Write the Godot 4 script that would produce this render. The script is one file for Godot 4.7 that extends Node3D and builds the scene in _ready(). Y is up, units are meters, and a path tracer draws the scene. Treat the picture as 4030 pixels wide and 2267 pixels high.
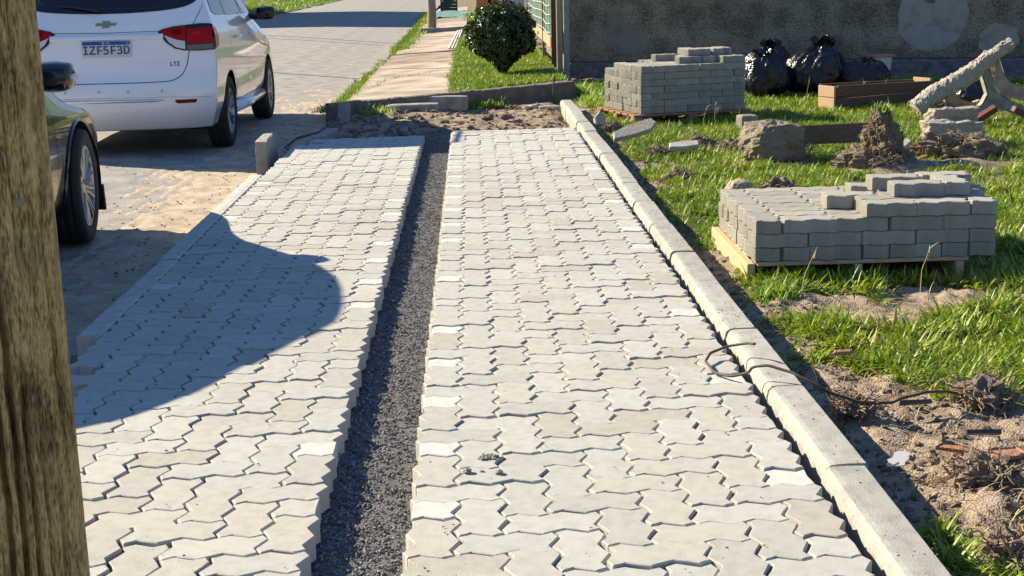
extends Node3D
# A footpath being paved beside a sandy street: two paver strips, a gravel channel, stacks of pavers, rubble and two parked cars.

const US := 0.118           # paver module in the stacks
const ROAD := -0.18
var rng := RandomNumberGenerator.new()
var M := {}
var names := {}
var big := FastNoiseLite.new()
var fine := FastNoiseLite.new()

# ---------------------------------------------------------------- helpers
func numbered(called: String, parent: Node) -> String:
	var key := str(parent.get_instance_id()) + called
	var n: int = names.get(key, 0)
	names[key] = n + 1
	return called if n == 0 else "%s_%03d" % [called, n]

func put(o: Node, called: String, parent: Node = null) -> Node:
	var p: Node = parent if parent else self
	o.name = numbered(called, p)
	p.add_child(o)
	return o

func tag(o: Node, label: String, category: String, group := "") -> Node:
	o.set_meta("label", label)
	o.set_meta("category", category)
	if group != "":
		o.set_meta("group", group)
	return o

func kind(o: Node, k: String) -> Node:
	o.set_meta("kind", k)
	return o

func thing(called: String, label: String, category: String, at := Vector3.ZERO, turn := 0.0, group := "") -> Node3D:
	var o := Node3D.new()
	put(o, called)
	o.position = at
	o.rotation.y = turn
	tag(o, label, category, group)
	return o

func tool(smooth := false) -> SurfaceTool:
	var s := SurfaceTool.new()
	s.begin(Mesh.PRIMITIVE_TRIANGLES)
	s.set_smooth_group(0 if smooth else -1)
	return s

func tri(s: SurfaceTool, a: Vector3, b: Vector3, c: Vector3) -> void:
	s.add_vertex(a)
	s.add_vertex(b)
	s.add_vertex(c)

func quad(s: SurfaceTool, a: Vector3, b: Vector3, c: Vector3, d: Vector3) -> void:
	tri(s, a, b, c)
	tri(s, a, c, d)

func finish(s: SurfaceTool) -> ArrayMesh:
	s.generate_normals()
	s.index()
	return s.commit()

func mesh_node(called: String, mesh: Mesh, mat: Material, parent: Node = null) -> MeshInstance3D:
	var o := MeshInstance3D.new()
	o.mesh = mesh
	o.material_override = mat
	put(o, called, parent)
	return o

func obj(called: String, s: SurfaceTool, mat: Material, parent: Node = null) -> MeshInstance3D:
	return mesh_node(called, finish(s), mat, parent)

# a box with chamfered edges, centred at c, turned by b
func box(s: SurfaceTool, c: Vector3, size: Vector3, b := Basis(), bev := 0.004) -> void:
	var h := size * 0.5
	var e: float = min(bev, min(h.x, min(h.y, h.z)) * 0.5)
	var sg := [-1.0, 1.0]
	var axes := [Vector3.RIGHT, Vector3.UP, Vector3.BACK]
	for ax in 3:
		var u := (ax + 1) % 3
		var w := (ax + 2) % 3
		for f in sg:
			var q := []
			for k in [[-1, -1], [1, -1], [1, 1], [-1, 1]]:
				var p := Vector3.ZERO
				p[ax] = f * h[ax]
				p[u] = k[0] * (h[u] - e)
				p[w] = k[1] * (h[w] - e)
				q.append(c + b * p)
			if f > 0:
				quad(s, q[3], q[2], q[1], q[0])
			else:
				quad(s, q[0], q[1], q[2], q[3])
		# edges along axis ax
		for f in sg:
			for g in sg:
				var p0 := Vector3.ZERO
				var p1 := Vector3.ZERO
				p0[u] = f * h[u]; p0[w] = g * (h[w] - e)
				p1[u] = f * (h[u] - e); p1[w] = g * h[w]
				var d: Vector3 = axes[ax] * (h[ax] - e)
				var a1 := c + b * (p0 - d)
				var a2 := c + b * (p0 + d)
				var a3 := c + b * (p1 + d)
				var a4 := c + b * (p1 - d)
				if f * g > 0:
					quad(s, a1, a2, a3, a4)
				else:
					quad(s, a4, a3, a2, a1)
	for x in sg:
		for y in sg:
			for z in sg:
				var k := Vector3(x, y, z)
				var px := c + b * (k * (h - Vector3(0, e, e)))
				var py := c + b * (k * (h - Vector3(e, 0, e)))
				var pz := c + b * (k * (h - Vector3(e, e, 0)))
				if x * y * z > 0:
					tri(s, px, pz, py)
				else:
					tri(s, px, py, pz)

# a surface over a grid of points f(i, j); u runs 0..nu, v runs 0..nv
func sheet(s: SurfaceTool, nu: int, nv: int, f: Callable, flip := false) -> void:
	var prev := []
	for i in nu + 1:
		var row := []
		for j in nv + 1:
			row.append(f.call(i, j))
		if i > 0:
			for j in nv:
				var a = prev[j]
				var b = row[j]
				var c = row[j + 1]
				var d = prev[j + 1]
				if a == null or b == null or c == null or d == null:
					continue
				if flip:
					quad(s, d, c, b, a)
				else:
					quad(s, a, b, c, d)
		prev = row

func tube(s: SurfaceTool, pts: Array, radii: Array, sides := 8, caps := true) -> void:
	var rings := []
	var up := Vector3.UP
	for i in pts.size():
		var d: Vector3 = (pts[min(i + 1, pts.size() - 1)] - pts[max(i - 1, 0)]).normalized()
		var ref := up if absf(d.dot(up)) < 0.9 else Vector3.RIGHT
		var x := d.cross(ref).normalized()
		var y := x.cross(d).normalized()
		var ring := []
		for k in sides:
			var t := TAU * k / sides
			ring.append(pts[i] + (x * cos(t) + y * sin(t)) * radii[i])
		rings.append(ring)
	for i in range(1, rings.size()):
		for k in sides:
			var n := (k + 1) % sides
			quad(s, rings[i - 1][k], rings[i][k], rings[i][n], rings[i - 1][n])
	if caps:
		var last := rings.size() - 1
		for k in range(1, sides - 1):
			tri(s, rings[0][0], rings[0][k], rings[0][k + 1])
			tri(s, rings[last][0], rings[last][k + 1], rings[last][k])

# surface of revolution around an axis through c along d; prof = [[along, radius], ...]
func lathe(s: SurfaceTool, c: Vector3, d: Vector3, prof: Array, sides := 32) -> void:
	var ref := Vector3.UP if absf(d.dot(Vector3.UP)) < 0.9 else Vector3.RIGHT
	var x := d.cross(ref).normalized()
	var y := x.cross(d).normalized()
	sheet(s, prof.size() - 1, sides, func(i, j):
		var t: float = TAU * (j % sides) / sides
		return c + d * prof[i][0] + (x * cos(t) + y * sin(t)) * prof[i][1])

# a lumpy stone: a sphere of nu x nv faces pushed by shape(direction) -> radius vector scale
func lump(s: SurfaceTool, c: Vector3, size: Vector3, rough: float, freq: float, seed_: int, nu := 18, nv := 24, b := Basis(), blocky := 0.0) -> void:
	var nz := FastNoiseLite.new()
	nz.seed = seed_
	nz.frequency = freq
	nz.fractal_octaves = 4
	sheet(s, nu, nv, func(i, j):
		var th: float = PI * i / nu
		var ph: float = TAU * (j % nv) / nv
		var d := Vector3(sin(th) * cos(ph), cos(th), sin(th) * sin(ph))
		var e := d * size * (3.0 / (size.x + size.y + size.z))
		var r := 1.0 + rough * nz.get_noise_3dv(e * 10.0) + rough * 0.3 * nz.get_noise_3dv(e * 37.0)
		var mx: float = max(absf(d.x), max(absf(d.y), absf(d.z)))
		r *= lerpf(1.0, 0.8 / mx, blocky)
		return c + b * (d * r * size))

# ---------------------------------------------------------------- materials
# a picture mixed from noise layers [frequency, octaves, weight, type] and coloured by a ramp [[at, colour], ...]
func noise_pic(seed_: int, layers: Array, ramp: Array, px := 512) -> Array:
	var sum := PackedFloat32Array()
	sum.resize(px * px)
	var total := 0.0
	for k in layers.size():
		var l: Array = layers[k]
		var nz := FastNoiseLite.new()
		nz.seed = seed_ + k * 17
		nz.frequency = l[0] * 512.0 / px
		nz.fractal_octaves = l[1]
		nz.noise_type = l[3] if l.size() > 3 else FastNoiseLite.TYPE_SIMPLEX_SMOOTH
		var im := nz.get_seamless_image(px, px)
		im.convert(Image.FORMAT_L8)
		var d := im.get_data()
		var w: float = l[2]
		total += w
		for i in px * px:
			sum[i] += d[i] * w
	var g := Gradient.new()
	g.offsets = PackedFloat32Array(ramp.map(func(r): return r[0]))
	g.colors = PackedColorArray(ramp.map(func(r): return r[1]))
	var lut := PackedByteArray()
	for i in 256:
		var c := g.sample(i / 255.0)
		lut.append_array(PackedByteArray([int(clampf(c.r, 0, 1) * 255), int(clampf(c.g, 0, 1) * 255), int(clampf(c.b, 0, 1) * 255)]))
	var col := PackedByteArray()
	col.resize(px * px * 3)
	var hgt := PackedByteArray()
	hgt.resize(px * px)
	var inv := 1.0 / total
	for i in px * px:
		var v := clampi(int(sum[i] * inv), 0, 255)
		hgt[i] = v
		col[i * 3] = lut[v * 3]
		col[i * 3 + 1] = lut[v * 3 + 1]
		col[i * 3 + 2] = lut[v * 3 + 2]
	return [ImageTexture.create_from_image(Image.create_from_data(px, px, false, Image.FORMAT_RGB8, col)),
		ImageTexture.create_from_image(Image.create_from_data(px, px, false, Image.FORMAT_L8, hgt))]

# real-world (linear) colour written as the sRGB value that materials take
func lin(r: float, g: float, b: float) -> Color:
	return Color(r, g, b).linear_to_srgb()

func flat(c: Color, rough := 0.8, metal := 0.0, spec := 0.5) -> StandardMaterial3D:
	var m := StandardMaterial3D.new()
	m.albedo_color = c
	m.roughness = rough
	m.metallic = metal
	m.metallic_specular = spec
	m.cull_mode = BaseMaterial3D.CULL_DISABLED
	return m

# a rough surface with a noise picture laid on in three planes; scale = pictures per metre
func surf(seed_: int, layers: Array, ramp: Array, scale_: float, rough := 0.9, relief := 0.0, world := true, px := 512) -> StandardMaterial3D:
	var pics := noise_pic(seed_, layers, ramp, px)
	var m := flat(Color.WHITE, rough)
	m.albedo_texture = pics[0]
	m.uv1_triplanar = true
	m.uv1_world_triplanar = world
	m.uv1_scale = Vector3.ONE * scale_
	if relief > 0.0:
		m.heightmap_enabled = true
		m.heightmap_texture = pics[1]
		m.heightmap_scale = relief
	return m

func tinted(m: StandardMaterial3D, c: Color) -> StandardMaterial3D:
	var t: StandardMaterial3D = m.duplicate()
	t.albedo_color = c
	return t

# ---------------------------------------------------------------- the scene
func _ready() -> void:
	rng.seed = 20240611
	big.seed = 5
	big.frequency = 0.35
	big.fractal_octaves = 4
	fine.seed = 9
	fine.frequency = 2.4
	fine.fractal_octaves = 4
	view_and_light()
	materials()
	setting()
	footpath()
	kerbs()
	neighbour()
	boundary_wall()
	white_car()
	black_car()
	stacks()
	rubble()
	loose_stones()
	bags_and_box()
	plants()
	street_things()
	timber_post()
	small_details()

func view_and_light() -> void:
	var cam := Camera3D.new()
	put(cam, "camera")
	cam.position = Vector3(0, 1.32, 0)
	cam.rotation_degrees = Vector3(-12.482, -1.376, -1.4)
	cam.fov = 22.757
	cam.near = 0.05
	cam.far = 600.0
	cam.current = true
	var we := WorldEnvironment.new()
	put(we, "environment")
	var env := Environment.new()
	we.environment = env
	env.background_mode = Environment.BG_SKY
	var sky := Sky.new()
	var ps := ProceduralSkyMaterial.new()
	ps.sky_top_color = Color(0.31, 0.45, 0.65)
	ps.sky_horizon_color = Color(0.66, 0.75, 0.84)
	ps.sky_curve = 0.12
	ps.ground_bottom_color = Color(0.30, 0.28, 0.24)
	ps.ground_horizon_color = Color(0.55, 0.60, 0.64)
	ps.energy_multiplier = 0.60
	ps.sun_angle_max = 0.0
	sky.sky_material = ps
	env.sky = sky
	env.tonemap_mode = Environment.TONE_MAPPER_LINEAR
	env.tonemap_exposure = 2.4
	env.sdfgi_enabled = true
	env.ssao_enabled = true
	env.ssil_enabled = true
	var sun := DirectionalLight3D.new()
	put(sun, "sun")
	sun.look_at_from_position(Vector3.ZERO, Vector3(1.5, -1.0, 0.9))
	sun.light_energy = 1.6
	sun.light_color = Color(1.0, 0.935, 0.82)
	sun.light_angular_distance = 0.5
	sun.shadow_enabled = true

func materials() -> void:
	var SM := FastNoiseLite.TYPE_SIMPLEX_SMOOTH
	var CE := FastNoiseLite.TYPE_CELLULAR
	# concrete of the pavers, tinted per variant
	M.paver = surf(11, [[0.02, 4, 0.3, SM], [0.3, 3, 0.7, SM]], [[0.25, lin(0.66, 0.65, 0.63)], [0.40, lin(0.88, 0.875, 0.86)], [0.55, lin(0.95, 0.95, 0.94)], [0.75, lin(1, 1, 1)]], 1.7, 0.95, 0.2, true, 1024)
	M.pavers = []
	for c in [lin(0.44, 0.436, 0.405), lin(0.47, 0.467, 0.435), lin(0.415, 0.41, 0.378), lin(0.45, 0.437, 0.40), lin(0.44, 0.446, 0.42), lin(0.41, 0.39, 0.35)]:
		M.pavers.append(tinted(M.paver, c))
	M.paver_cut = tinted(M.paver, lin(0.57, 0.57, 0.545))
	M.stack = []
	for c in [lin(0.325, 0.318, 0.28), lin(0.365, 0.358, 0.315), lin(0.295, 0.288, 0.255), lin(0.335, 0.32, 0.275)]:
		M.stack.append(tinted(M.paver, c))
	M.kerb = tinted(surf(21, [[0.015, 4, 0.5, SM], [0.3, 3, 0.5, SM]], [[0.25, lin(0.30, 0.295, 0.27)], [0.45, lin(0.42, 0.415, 0.38)], [0.7, lin(0.48, 0.475, 0.435)]], 1.1, 0.92, 0.2, true), Color.WHITE)
	M.old_concrete = surf(31, [[0.012, 5, 0.55, SM], [0.2, 4, 0.45, SM]], [[0.25, lin(0.20, 0.19, 0.165)], [0.5, lin(0.31, 0.295, 0.265)], [0.75, lin(0.40, 0.38, 0.34)]], 1.3, 0.95, 0.5, true)
	M.crumbly = surf(33, [[0.03, 5, 0.5, SM], [0.35, 3, 0.5, SM]], [[0.25, lin(0.26, 0.235, 0.19)], [0.5, lin(0.40, 0.37, 0.31)], [0.8, lin(0.52, 0.49, 0.42)]], 2.2, 0.97, 1.2, true)
	M.soil = surf(41, [[0.02, 5, 0.5, SM], [0.22, 4, 0.5, SM]], [[0.28, lin(0.07, 0.052, 0.036)], [0.42, lin(0.20, 0.152, 0.108)], [0.55, lin(0.31, 0.245, 0.175)], [0.75, lin(0.40, 0.325, 0.24)]], 0.9, 0.98, 1.3, true, 1024)
	M.clod = surf(43, [[0.04, 5, 0.5, SM], [0.3, 4, 0.5, SM]], [[0.25, lin(0.10, 0.075, 0.05)], [0.5, lin(0.20, 0.155, 0.11)], [0.8, lin(0.30, 0.24, 0.175)]], 2.6, 0.98, 1.4, true)
	M.bed = flat(lin(0.06, 0.056, 0.05), 0.98)
	M.gravel = surf(51, [[0.16, 3, 0.6, CE], [0.3, 2, 0.4, SM]], [[0.2, lin(0.05, 0.051, 0.053)], [0.5, lin(0.115, 0.114, 0.113)], [0.8, lin(0.22, 0.215, 0.205)]], 2.5, 0.9, 0.8, true)
	# street: pale worn asphalt, its stones showing, with sand washed over the near side
	M.asphalt = surf(61, [[0.01, 4, 0.35, SM], [0.28, 3, 0.65, SM]], [[0.25, lin(0.15, 0.142, 0.13)], [0.5, lin(0.27, 0.256, 0.236)], [0.75, lin(0.39, 0.368, 0.335)]], 0.55, 0.93, 0.5, true, 1024)
	M.sand = surf(71, [[0.012, 5, 0.5, SM], [0.2, 4, 0.5, SM]], [[0.2, lin(0.26, 0.205, 0.145)], [0.5, lin(0.40, 0.325, 0.235)], [0.8, lin(0.50, 0.42, 0.315)]], 0.6, 0.97, 0.6, true, 1024)
	M.slab = surf(81, [[0.008, 5, 0.6, SM], [0.15, 4, 0.4, SM]], [[0.28, lin(0.20, 0.16, 0.12)], [0.45, lin(0.33, 0.275, 0.215)], [0.6, lin(0.41, 0.35, 0.28)], [0.75, lin(0.46, 0.40, 0.33)]], 0.35, 0.95, 0.4, true)
	M.wall = surf(91, [[0.01, 5, 0.4, SM], [0.12, 5, 0.6, SM]], [[0.33, lin(0.10, 0.085, 0.058)], [0.47, lin(0.195, 0.17, 0.122)], [0.58, lin(0.27, 0.24, 0.175)], [0.75, lin(0.33, 0.295, 0.22)]], 0.5, 0.97, 0.8, true, 1024)
	M.wall_patch = surf(93, [[0.01, 4, 0.7, SM], [0.2, 3, 0.3, SM]], [[0.25, lin(0.23, 0.225, 0.185)], [0.42, lin(0.31, 0.305, 0.26)], [0.6, lin(0.34, 0.335, 0.29)]], 0.9, 0.95, 0.2, true)
	M.plinth = surf(95, [[0.02, 5, 0.5, SM], [0.15, 4, 0.5, SM]], [[0.25, lin(0.07, 0.07, 0.07)], [0.5, lin(0.15, 0.15, 0.15)], [0.8, lin(0.24, 0.24, 0.235)]], 0.8, 0.97, 1.2, true)
	M.wood_new = wood(101, lin(0.42, 0.30, 0.17), lin(0.56, 0.43, 0.26))
	M.wood_red = wood(103, lin(0.20, 0.10, 0.055), lin(0.34, 0.19, 0.11))
	M.wood_old = wood(105, lin(0.085, 0.06, 0.042), lin(0.17, 0.125, 0.09))
	M.wood_pale = wood(107, lin(0.30, 0.20, 0.12), lin(0.48, 0.34, 0.22))

# planks: grain drawn out along local x
func wood(seed_: int, a: Color, b: Color) -> StandardMaterial3D:
	var pics := noise_pic(seed_, [[0.03, 4, 0.6], [0.12, 3, 0.4]], [[0.25, a], [0.75, b]])
	var m := flat(Color.WHITE, 0.85)
	m.albedo_texture = pics[0]
	m.uv1_triplanar = true
	m.uv1_scale = Vector3(0.5, 7.0, 7.0)
	m.heightmap_enabled = true
	m.heightmap_texture = pics[1]
	m.heightmap_scale = 0.25
	return m

# ---------------------------------------------------------------- ground
const MOUNDS := [[2.86, -9.95, 0.42, 0.10], [3.35, -9.75, 0.45, 0.07], [1.55, -3.1, 0.35, 0.05], [1.75, -8.75, 0.25, 0.05], [1.35, -3.55, 0.22, 0.045], [2.0, -4.45, 0.3, 0.05], [1.15, -4.35, 0.12, 0.04], [1.28, -12.6, 0.2, 0.05]]
func soil_h(x: float, z: float) -> float:
	if x < 0.87 and z > -12.25:
		return -0.135
	var n := big.get_noise_2d(x * 3.0, z * 3.0) * 0.035 + fine.get_noise_2d(x * 2.2, z * 2.2) * 0.022
	if z > -6.4 and x < 2.4:
		var m := clampf(0.35 + 1.6 * big.get_noise_2d(x * 5.0, z * 5.0 + 30.0), 0.0, 1.2)
		n += (fine.get_noise_2d(x * 7.0, z * 7.0) * 0.010 + absf(fine.get_noise_2d(x * 4.0 + 50.0, z * 4.0)) * 0.03) * m
	if x < 0.9:
		var h := -0.085 + n * 1.6
		return lerpf(h, -0.2, smoothstep(-1.3, -1.62, x))
	var h2 := -0.10 + n
	h2 -= 0.045 * (1.0 - smoothstep(1.02, 1.22, x))
	h2 += 0.10 * smoothstep(-14.0, -17.0, z)
	for m in MOUNDS:
		var d := Vector2(x - m[0], z - m[1]).length() / float(m[2])
		if d < 1.0:
			h2 += m[3] * (1.0 - d * d) * (1.0 - d * d)
	return h2

func road_h(x: float) -> float:
	return ROAD + 0.02 * minf(2.5, maxf(0.0, -1.6 - x)) - 0.01 * maxf(0.0, -5.0 - x)

func nb_h(x: float, z: float) -> float:   # the neighbour's ground rises from the street to the fence
	return -0.03 + 0.15 * clampf((x + 1.5) / 2.5, 0.0, 1.0)

func setting() -> void:
	# the wide ground below everything
	var s := tool()
	quad(s, Vector3(-300, -0.45, -400), Vector3(300, -0.45, -400), Vector3(300, -0.45, 60), Vector3(-300, -0.45, 60))
	kind(obj("ground", s, tinted(M.soil, lin(0.8, 0.85, 0.6))), "structure")
	# street
	s = tool(true)
	var zs := [6.0, -2.0, -6.0, -10.0, -14.0, -20.0, -30.0, -50.0, -80.0, -120.0, -180.0]
	var xs := [-1.45, -1.7, -2.4, -3.2, -4.1, -5.2, -6.5, -7.9]
	sheet(s, zs.size() - 1, xs.size() - 1, func(i, j): return Vector3(xs[j], road_h(xs[j]), zs[i]), true)
	kind(obj("road", s, M.asphalt), "structure")
	# sand lying along the near edge of the street, thin and ragged towards the middle
	s = tool(true)
	var sand := func(x: float, z: float) -> float:
		var edge: float = 1.0 - smoothstep(0.1, 1.5 + 0.5 * big.get_noise_2d(3.0, z * 1.5), -1.55 - x)
		if z < -13.0:
			edge *= 1.0 - 0.75 * smoothstep(-13.0, -22.0, z)
		var track := 0.005 * sin((x + 0.05 * z) * 55.0) * smoothstep(0.1, 0.5, big.get_noise_2d(x * 3.0 + 0.15 * z, z * 0.2) + 0.2)
		return road_h(x) - 0.012 + 0.022 * edge + 0.010 * fine.get_noise_2d(x * 1.4, z * 1.4) + 0.012 * big.get_noise_2d(x * 5.0, z * 3.0) + 0.009 * fine.get_noise_2d(x * 9.0, z * 9.0) + track
	sheet(s, 620, 90, func(i, j):
		var x: float = -1.46 - j * 0.027
		var z: float = -2.0 - i * 0.03 - maxf(0.0, i - 400) * 0.11
		return Vector3(x, sand.call(x, z), z))
	kind(obj("road_sand", s, M.sand), "structure")
	# bare soil of the building plot and of the strip still to be paved
	s = tool(true)
	var gx := []
	var gz := []
	var q := -1.62
	while q < 9.2:
		gx.append(q)
		q += 0.10 if q < 0.86 and q > -1.5 else (0.018 if q < 2.3 else (0.05 if q < 5.2 else 0.15))
	q = -1.6
	while q > -19.4:
		gz.append(q)
		q -= 0.1 if q > -2.6 else (0.018 if q > -6.4 else 0.05)
	sheet(s, gz.size() - 1, gx.size() - 1, func(i, j): return Vector3(gx[j], soil_h(gx[j], gz[i]), gz[i]), true)
	kind(obj("soil", s, M.soil), "structure")
	# gravel channel between the strips
	s = tool(true)
	sheet(s, 250, 12, func(i, j):
		var x: float = -0.47 + j * 0.028
		var z: float = -2.3 - i * 0.042
		return Vector3(x, -0.066 + 0.012 * fine.get_noise_2d(x * 9.0, z * 9.0) + 0.008 * big.get_noise_2d(x * 4, z * 4), z), true)
	var gr := kind(obj("gravel_bed", s, M.gravel), "structure")
	var stone := tool()
	lump(stone, Vector3.ZERO, Vector3(0.0042, 0.003, 0.0042), 0.5, 0.08, 3, 4, 5)
	var mm := MultiMesh.new()
	mm.transform_format = MultiMesh.TRANSFORM_3D
	mm.use_colors = true
	mm.mesh = finish(stone)
	mm.instance_count = 26000
	for k in mm.instance_count:
		var z := -2.4 - pow(rng.randf(), 1.5) * 10.0
		var x := rng.randf_range(-0.44, -0.165)
		var sc := rng.randf_range(0.5, 1.3)
		mm.set_instance_transform(k, Transform3D(Basis.from_euler(Vector3(rng.randf() * 6, rng.randf() * 6, 0)).scaled(Vector3.ONE * sc), Vector3(x, -0.064 + 0.012 * fine.get_noise_2d(x * 9.0, z * 9.0) + 0.008 * big.get_noise_2d(x * 4, z * 4), z)))
		var g := rng.randf_range(0.05, 0.26)
		if rng.randf() < 0.06:
			g = 0.3
		mm.set_instance_color(k, Color(g, g, g * 1.03))
	var gm := flat(Color.WHITE, 0.8)
	gm.vertex_color_use_as_albedo = true
	var mi := MultiMeshInstance3D.new()
	mi.multimesh = mm
	mi.material_override = gm
	put(mi, "gravel")
	tag(kind(mi, "stuff"), "dark grey fine gravel filling the channel between the two paved strips", "gravel")

# ---------------------------------------------------------------- paving
# outline of a wavy sixteen-sided paver w x d modules, from its far left corner, clockwise from above; cut = straight sides l, r
func paver_outline(w: int, d: int, cut_l := false, cut_r := false) -> PackedVector2Array:
	var a := 0.118
	var p := PackedVector2Array()
	for k in w:
		p.append_array([Vector2(k + 0.25, -a), Vector2(k + 0.75, a)])
	if not cut_r:
		for k in d:
			p.append_array([Vector2(w + a, k + 0.25), Vector2(w - a, k + 0.75)])
	var bottom := PackedVector2Array()
	for k in w:
		bottom.append_array([Vector2(k + 0.25, d - a), Vector2(k + 0.75, d + a)])
	bottom.reverse()
	var left := PackedVector2Array()
	if not cut_l:
		for k in d:
			left.append_array([Vector2(a, k + 0.25), Vector2(-a, k + 0.75)])
	left.reverse()
	var out := PackedVector2Array()
	out.append(Vector2(0, 0))
	for k in w:
		out.append_array([Vector2(k + 0.25, -a), Vector2(k + 0.75, a)])
	out.append(Vector2(w, 0))
	if not cut_r:
		for k in d:
			out.append_array([Vector2(w + a, k + 0.25), Vector2(w - a, k + 0.75)])
	out.append(Vector2(w, d))
	out.append_array(bottom)
	out.append(Vector2(0, d))
	out.append_array(left)
	return out

# a paver mesh with its top at y = 0, centred on its w x d cell; shear slants the rows, gap opens the joints
func paver_mesh(w: int, d: int, u: float, shear: float, gap: Vector2, thick: float, cut_l := false, cut_r := false, ch := 0.0028) -> ArrayMesh:
	var o := paver_outline(w, d, cut_l, cut_r)
	var c := Vector2(w, d) * 0.5
	var full := PackedVector2Array()
	var top := PackedVector2Array()
	var dense := PackedVector2Array()
	for k in o.size():
		dense.append(o[k])
		if w + d > 1:
			dense.append(o[k].lerp(o[(k + 1) % o.size()], rng.randf_range(0.35, 0.65)))
	for p in dense:
		var q := (p - c) * u
		var j := Vector2(rng.randf_range(-1, 1), rng.randf_range(-1, 1)) * 0.0013
		if (cut_l and p.x == 0) or (cut_r and p.x == w):
			j *= 3.0
		var sx := (w * u * 0.5 - gap.x) / (w * u * 0.5)
		var sy := (d * u * 0.5 - gap.y) / (d * u * 0.5)
		var f := Vector2(q.x * sx, q.y * sy) + j
		full.append(f)
		top.append(Vector2(f.x * (1.0 - ch / (w * u * 0.5)), f.y * (1.0 - ch / (d * u * 0.5))))
	var s := tool()
	var at := func(p: Vector2, y: float) -> Vector3: return Vector3(p.x, y, p.y - shear * p.x)
	var idx := Geometry2D.triangulate_polygon(top)
	for k in range(0, idx.size(), 3):
		var a: Vector2 = top[idx[k]]
		var b: Vector2 = top[idx[k + 1]]
		var e: Vector2 = top[idx[k + 2]]
		if (b - a).cross(e - a) < 0:
			tri(s, at.call(a, 0), at.call(e, 0), at.call(b, 0))
		else:
			tri(s, at.call(a, 0), at.call(b, 0), at.call(e, 0))
	var n := full.size()
	for k in n:
		var m := (k + 1) % n
		quad(s, at.call(top[k], 0), at.call(full[k], -ch * 0.8), at.call(full[m], -ch * 0.8), at.call(top[m], 0))
		quad(s, at.call(full[k], -ch * 0.8), at.call(full[k], -thick), at.call(full[m], -thick), at.call(full[m], -ch * 0.8))
	# underside
	for k in range(0, idx.size(), 3):
		tri(s, at.call(full[idx[k]], -thick), at.call(full[idx[k + 1]], -thick), at.call(full[idx[k + 2]], -thick))
	return finish(s)

# one strip of herringbone: nc columns from x0, rows away from z0
func strip(called: String, x0: float, z0: float, rows: int, mirror: bool, shear: float, skip: Callable, U: float) -> void:
	var nc := 9
	var s := tool()
	box(s, Vector3(x0 + nc * U * 0.5, -0.092, z0 - rows * U * 0.5), Vector3(nc * U - 0.03, 0.05, rows * U - 0.05))
	var root := obj(called, s, M.bed)
	kind(root, "structure")
	var shapes := {}
	for key in ["h", "v", "l", "r", "b"]:
		shapes[key] = []
		for k in 6:
			var g := Vector2(rng.randf_range(0.0032, 0.0056), rng.randf_range(0.0025, 0.0042))
			match key:
				"h": shapes[key].append(paver_mesh(2, 1, U, shear, g, 0.06))
				"v": shapes[key].append(paver_mesh(1, 2, U, shear, g, 0.06))
				"l": shapes[key].append(paver_mesh(1, 1, U, shear, g, 0.06, true, false))
				"r": shapes[key].append(paver_mesh(1, 1, U, shear, g, 0.06, false, true))
				"b": shapes[key].append(paver_mesh(1, 1, U, shear, g, 0.06))
	var spots := []
	for r in rows:
		for c in nc:
			var cc := nc - 1 - c if mirror else c
			var p := posmod(cc - r, 4)
			# cells are named from the side the courses step away from
			if p == 0:
				if cc == nc - 1:
					spots.append([c, r, 1, 1, "l" if mirror else "r"])
				else:
					spots.append([c - 1 if mirror else c, r, 2, 1, "h"])
			elif p == 1 and cc == 0:
				spots.append([c, r, 1, 1, "r" if mirror else "l"])
			elif p == 2:
				if r == 0:
					spots.append([c, r, 1, 1, "b"])
				else:
					spots.append([c, r, 1, 2, "v"])   # covers rows r and r - 1
			elif p == 3 and r == rows - 1:
				spots.append([c, r, 1, 1, "b"])
	var xc := x0 + nc * U * 0.5
	var rest := tool()
	var made := 0
	spots.sort_custom(func(a, b): return a[1] < b[1])
	for q in spots:
		var cx: float = x0 + (q[0] + q[2] * 0.5) * U
		var far: float = z0 - (q[1] + 1) * U
		var cz: float = far + q[3] * U * 0.5 - shear * (cx - xc)
		if skip.call(cx, cz):
			continue
		var cut: bool = q[4] == "l" or q[4] == "r"
		var tilt := Vector3(rng.randf_range(-0.006, 0.006), rng.randf_range(-0.007, 0.007), rng.randf_range(-0.006, 0.006))
		var at := Vector3(cx + rng.randf_range(-0.0012, 0.0012), rng.randf_range(-0.0035, 0.0035), cz + rng.randf_range(-0.0008, 0.0008))
		var mesh: Mesh = shapes[q[4]][rng.randi() % 6]
		var r := rng.randf()
		var which := rng.randi() % 5
		if r < 0.07:
			which = 5
		var m: Material = M.paver_cut if (cut and rng.randf() < 0.55) else M.pavers[which]
		if made < 300:
			var o := mesh_node("paver", mesh, m, root)
			o.position = at
			o.rotation = tilt
		else:
			rest.append_from(mesh, 0, Transform3D(Basis.from_euler(tilt), at))
		made += 1
	if made > 300:
		var o2 := MeshInstance3D.new()
		rest.index()
		o2.mesh = rest.commit()
		o2.material_override = M.pavers[1]
		put(o2, "pavers", root)
		kind(o2, "stuff")

func footpath() -> void:
	strip("pavement_right", -0.185, -2.55, 83, false, 0.045, func(x, z): return false, 0.1165)
	strip("pavement_left", -1.445, -2.55, 82, true, 0.10, func(x, z):
		return (x < -1.3 and z > -4.98 and z < -4.83) or (x < -1.36 and z > -4.62 and z < -4.5) or (x < -1.3 and z < -11.5), 0.114)

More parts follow.
